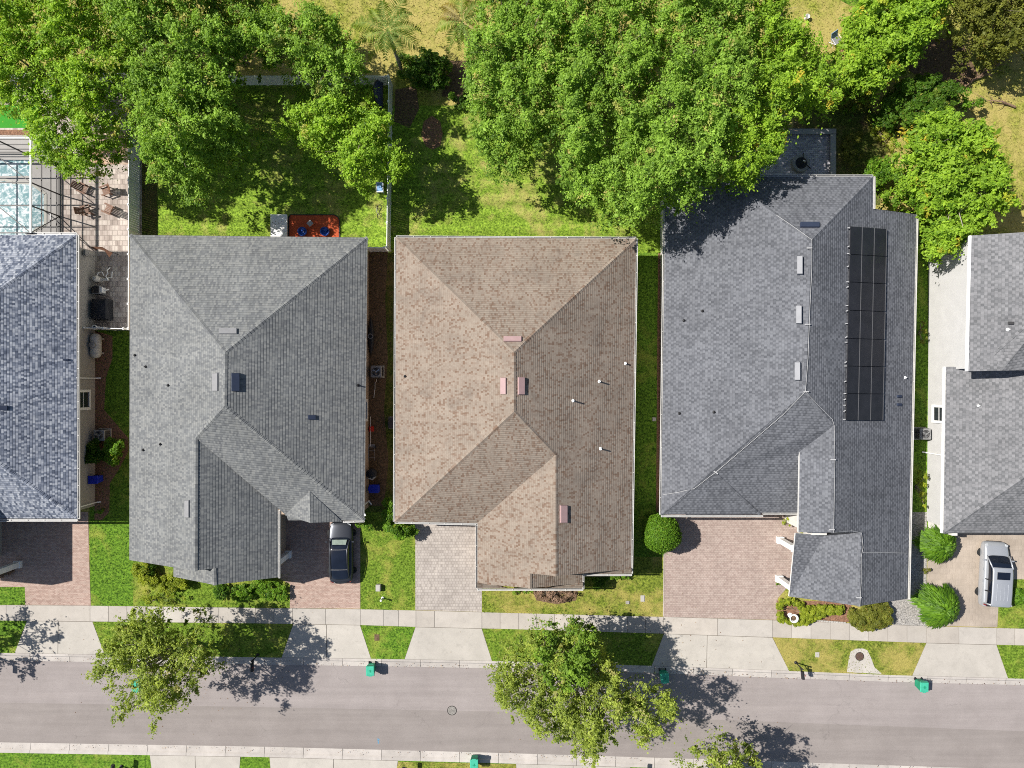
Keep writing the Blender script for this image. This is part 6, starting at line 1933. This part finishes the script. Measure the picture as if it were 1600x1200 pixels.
# loose things in the field
def field_things():
    c = P(1303, 67); R = thing('folding_chair', 'pale folding lawn chair left by the bright green tree', 'chair', c, .6)
    mb = MB(); mb.box((0, 0, .4), (.6, .55, .03)); mb.build('seat', M['grey_metal'], R)
    mb = MB(); mb.hexa([(-.3, .26, .4), (.3, .26, .4), (.3, .29, .4), (-.3, .29, .4), (-.3, .55, .85), (.3, .55, .85), (.3, .58, .85), (-.3, .58, .85)]); mb.build('backrest', M['sky_plastic'], R)
    for s in (-1, 1):
        mb = MB(); mb.tube([(s * .32, .3, 0), (s * .32, -.28, .55), (s * .32, .3, .58)], .018, 6); mb.build('armrest', M['white'], R)
        mb = MB(); mb.tube([(s * .32, -.3, 0), (s * .32, .28, .42)], .018, 6); mb.build('leg', M['white'], R)
    c = P(1314, 78); R = thing('wooden_crate', 'brown slatted crate beside the folding lawn chair', 'crate', c, .5)
    mb = MB()
    for k in range(5): mb.box((-.32 + k * .16, 0, .38), (.1, .6, .03))
    mb.build('top', M['wood'], R)
    for s in (-1, 1):
        mb = MB()
        for z in (.1, .3): mb.box((0, s * .28, z), (.74, .03, .1))
        mb.build('side', M['wood'], R)
    c = P(1259, 29); R = thing('bucket', 'small white bucket standing alone on the grass', 'bucket', c)
    mb = MB(); mb.lathe((0, 0, 0), [(.13, 0), (.17, .38), (.185, .38), (.15, .36), (.12, .03), (0.001, .03)], 16); mb.build('pail', M['white'], R)
    mb = MB(); mb.tube([(.17 * math.cos(t * .35), .02, .38 + .17 * math.sin(t * .35)) for t in range(10)], .008, 5); mb.build('handle', M['grey_metal'], R)
field_things()
def urn():
    c = P(1234, 961); R = thing('garden_urn', 'white garden urn ringed by the curling hedge', 'urn', c)
    mb = MB(); mb.lathe((0, 0, 0), [(.2, 0), (.2, .08), (.09, .14), (.08, .4), (.2, .55), (.3, .8), (.34, .86), (.27, .87), (.24, .75), (.001, .7)], 20); mb.build('bowl', M['white'], R)
    mb = MB(); mb.lathe((0, 0, 0), [(.2, .74), (.2, .76), (.001, .78)], 14); mb.build('soil', M['soil'], R)
urn()
def edging():
    R = thing('brick_edging', 'row of pale edging stones between the hedge bed and the sidewalk', 'edging', P(1297, 970))
    mb = MB()
    for k in range(12):
        p = P(1276 + k * 3.9, 969.2 + k * .3); mb.box((p.x, p.y, .06), (.17, .12, .14), .05 * (k % 3))
    mb.build('stone', M['kerb_plain'], R, bevel=.02); settle(R)
edging()
mb = MB()
for x, y, r in ((1168, 0, 0),): pass
rocks = MB()
rs_ = np.random.RandomState(4)
for k in range(260):
    x = rs_.uniform(1398, 1447); y = rs_.uniform(835, 976)
    if rs_.uniform() < .5: y = rs_.uniform(940, 976)
    p = P(x, y); s = rs_.uniform(.05, .14); rocks.box((p.x, p.y, s * .3), (s * 1.3, s, s * .8), rs_.uniform(0, 3), 0, .6)
o = rocks.build('white_gravel', M['rock']); o['kind'] = 'stuff'; o['label'] = 'white stones spread under the eave and in the front bed'

def lawn_flag():
    pts = [P(530 + 60, 1167, 0)]
mk = MB(); c = P(590.5, 1159); mk.box((c.x, c.y, RZ + .012), (.09, .42, .004), .1); mk.box((c.x + .02, c.y + .1, RZ + .0125), (.2, .06, .004), .5)
M['paint_blue'] = m_plain('blue_marking_paint', (.12, .25, .36, 1), .9, .3, 12)
o = mk.build('road_mark', M['paint_blue']); o['kind'] = 'structure'

# short grass standing on the lawns (nobody could count it)
def grass_stuff():
    rs = np.random.RandomState(77)
    field = ([(-60, -60), (1680, -60), (1680, 420), (1330, 320), (1330, 160), (640, 130), (220, 118), (-60, 118)], 'g_field')
    by = {}
    for pxs, mat in LAWNS + [field]:
        xs = [max(-60, min(1660, p[0])) for p in pxs]; ys = [max(-60, min(1260, p[1])) for p in pxs]
        poly = [tuple(P(x, y).to_2d()) for x, y in zip(xs, ys)]
        a = np.array(poly); lo, hi = a.min(0), a.max(0)
        area = abs(.5 * np.sum(a[:, 0] * np.roll(a[:, 1], -1) - np.roll(a[:, 0], -1) * a[:, 1]))
        n = int(area * (34 if mat == 'g_field' else 55) * ((hi - lo).prod() / max(area, .1)))
        x = rs.uniform(lo[0], hi[0], n); y = rs.uniform(lo[1], hi[1], n)
        ok = inside(x, y, poly); by.setdefault(mat, []).append(np.stack([x[ok], y[ok]], 1))
    for mat, lst in by.items():
        p = np.concatenate(lst); n = len(p)
        ang = rs.uniform(0, 6.283, n); h = rs.uniform(.03, .075, n) * (1.5 if mat == 'g_field' else 1.0); w = rs.uniform(.012, .03, n)
        ln = rs.uniform(.03, .08, n)
        b = np.stack([p[:, 0], p[:, 1], np.full(n, .005)], 1)
        side = np.stack([-np.sin(ang) * w, np.cos(ang) * w, np.zeros(n)], 1)
        fwd = np.stack([np.cos(ang) * ln, np.sin(ang) * ln, h], 1)
        v = np.stack([b - side, b + side, b + side * .7 + fwd * .6 + [0, 0, .01], b + fwd * 1.1], 1).reshape(-1, 3)
        me = bpy.data.meshes.new('grass')
        me.vertices.add(n * 4); me.vertices.foreach_set('co', v.astype(np.float32).ravel())
        me.loops.add(n * 4); me.loops.foreach_set('vertex_index', np.arange(n * 4, dtype=np.int32))
        me.polygons.add(n); me.polygons.foreach_set('loop_start', np.arange(0, n * 4, 4, dtype=np.int32))
        me.update(calc_edges=True)
        me.materials.append(M[mat])
        o = bpy.data.objects.new('grass', me); COL.objects.link(o)
        o['kind'] = 'stuff'; o['label'] = 'short green grass growing on the lawns and verges'
grass_stuff()
bush('undergrowth_shrub', 'loose undergrowth shrub right of the slate patio, nearest its wall', 'shrub', [(1312, 215), (1345, 205), (1352, 240), (1330, 262), (1312, 250)], .7, 'olive', 180, dens=7, per=60, cr=.24, leaf=.06, gaps=.4)
bush('undergrowth_shrub', 'straggling weeds in the gap between the slate patio and the widest bright tree', 'shrub', [(1352, 175), (1392, 200), (1408, 232), (1390, 240), (1362, 205)], .5, 'lime', 181, dens=7, per=50, cr=.22, leaf=.05, gaps=.45)

# fallen leaves along the kerbs and under the street trees
def litter():
    rs = np.random.RandomState(9)
    n = 1200
    t = rs.uniform(size=n)
    px = np.where(t < .45, rs.uniform(-40, 1640, n), np.where(t < .72, rs.normal(300, 80, n), rs.normal(960, 90, n)))
    base = np.interp(px, [c[0] for c in CNB], [c[1] for c in CNB]); base2 = np.interp(px, [c[0] for c in CST], [c[1] for c in CST])
    py = np.where(t < .3, base - np.abs(rs.normal(0, 4, n)), np.where(t < .45, base2 + np.abs(rs.normal(0, 4, n)), rs.normal(1035, 45, n)))
    c = np.zeros((n, 3))
    c[:, 0] = (px - 800) / PX; c[:, 1] = (600 - py) / PX
    road = (py > base) & (py < base2); kerb_ = ((py > base - 14) & ~road & (py <= base))
    c[:, 2] = np.where(road, RZ + .035, np.where(kerb_, .02, .04))
    nr = rs.normal(size=(n, 3)) * .25 + np.array([0, 0, 1.0])
    tint = np.stack([rs.uniform(0, .6, n), (rs.uniform(size=n) < .5) * rs.uniform(.2, 1, n)], 1)
    o = leaf_mesh('leaf_litter', c, nr, .045 * rs.uniform(.6, 1.4, n), tint, M['deadleaf'], None, rs)
    o['kind'] = 'stuff'; o['label'] = 'dry leaves fallen along the kerbs and under the street trees'
litter()
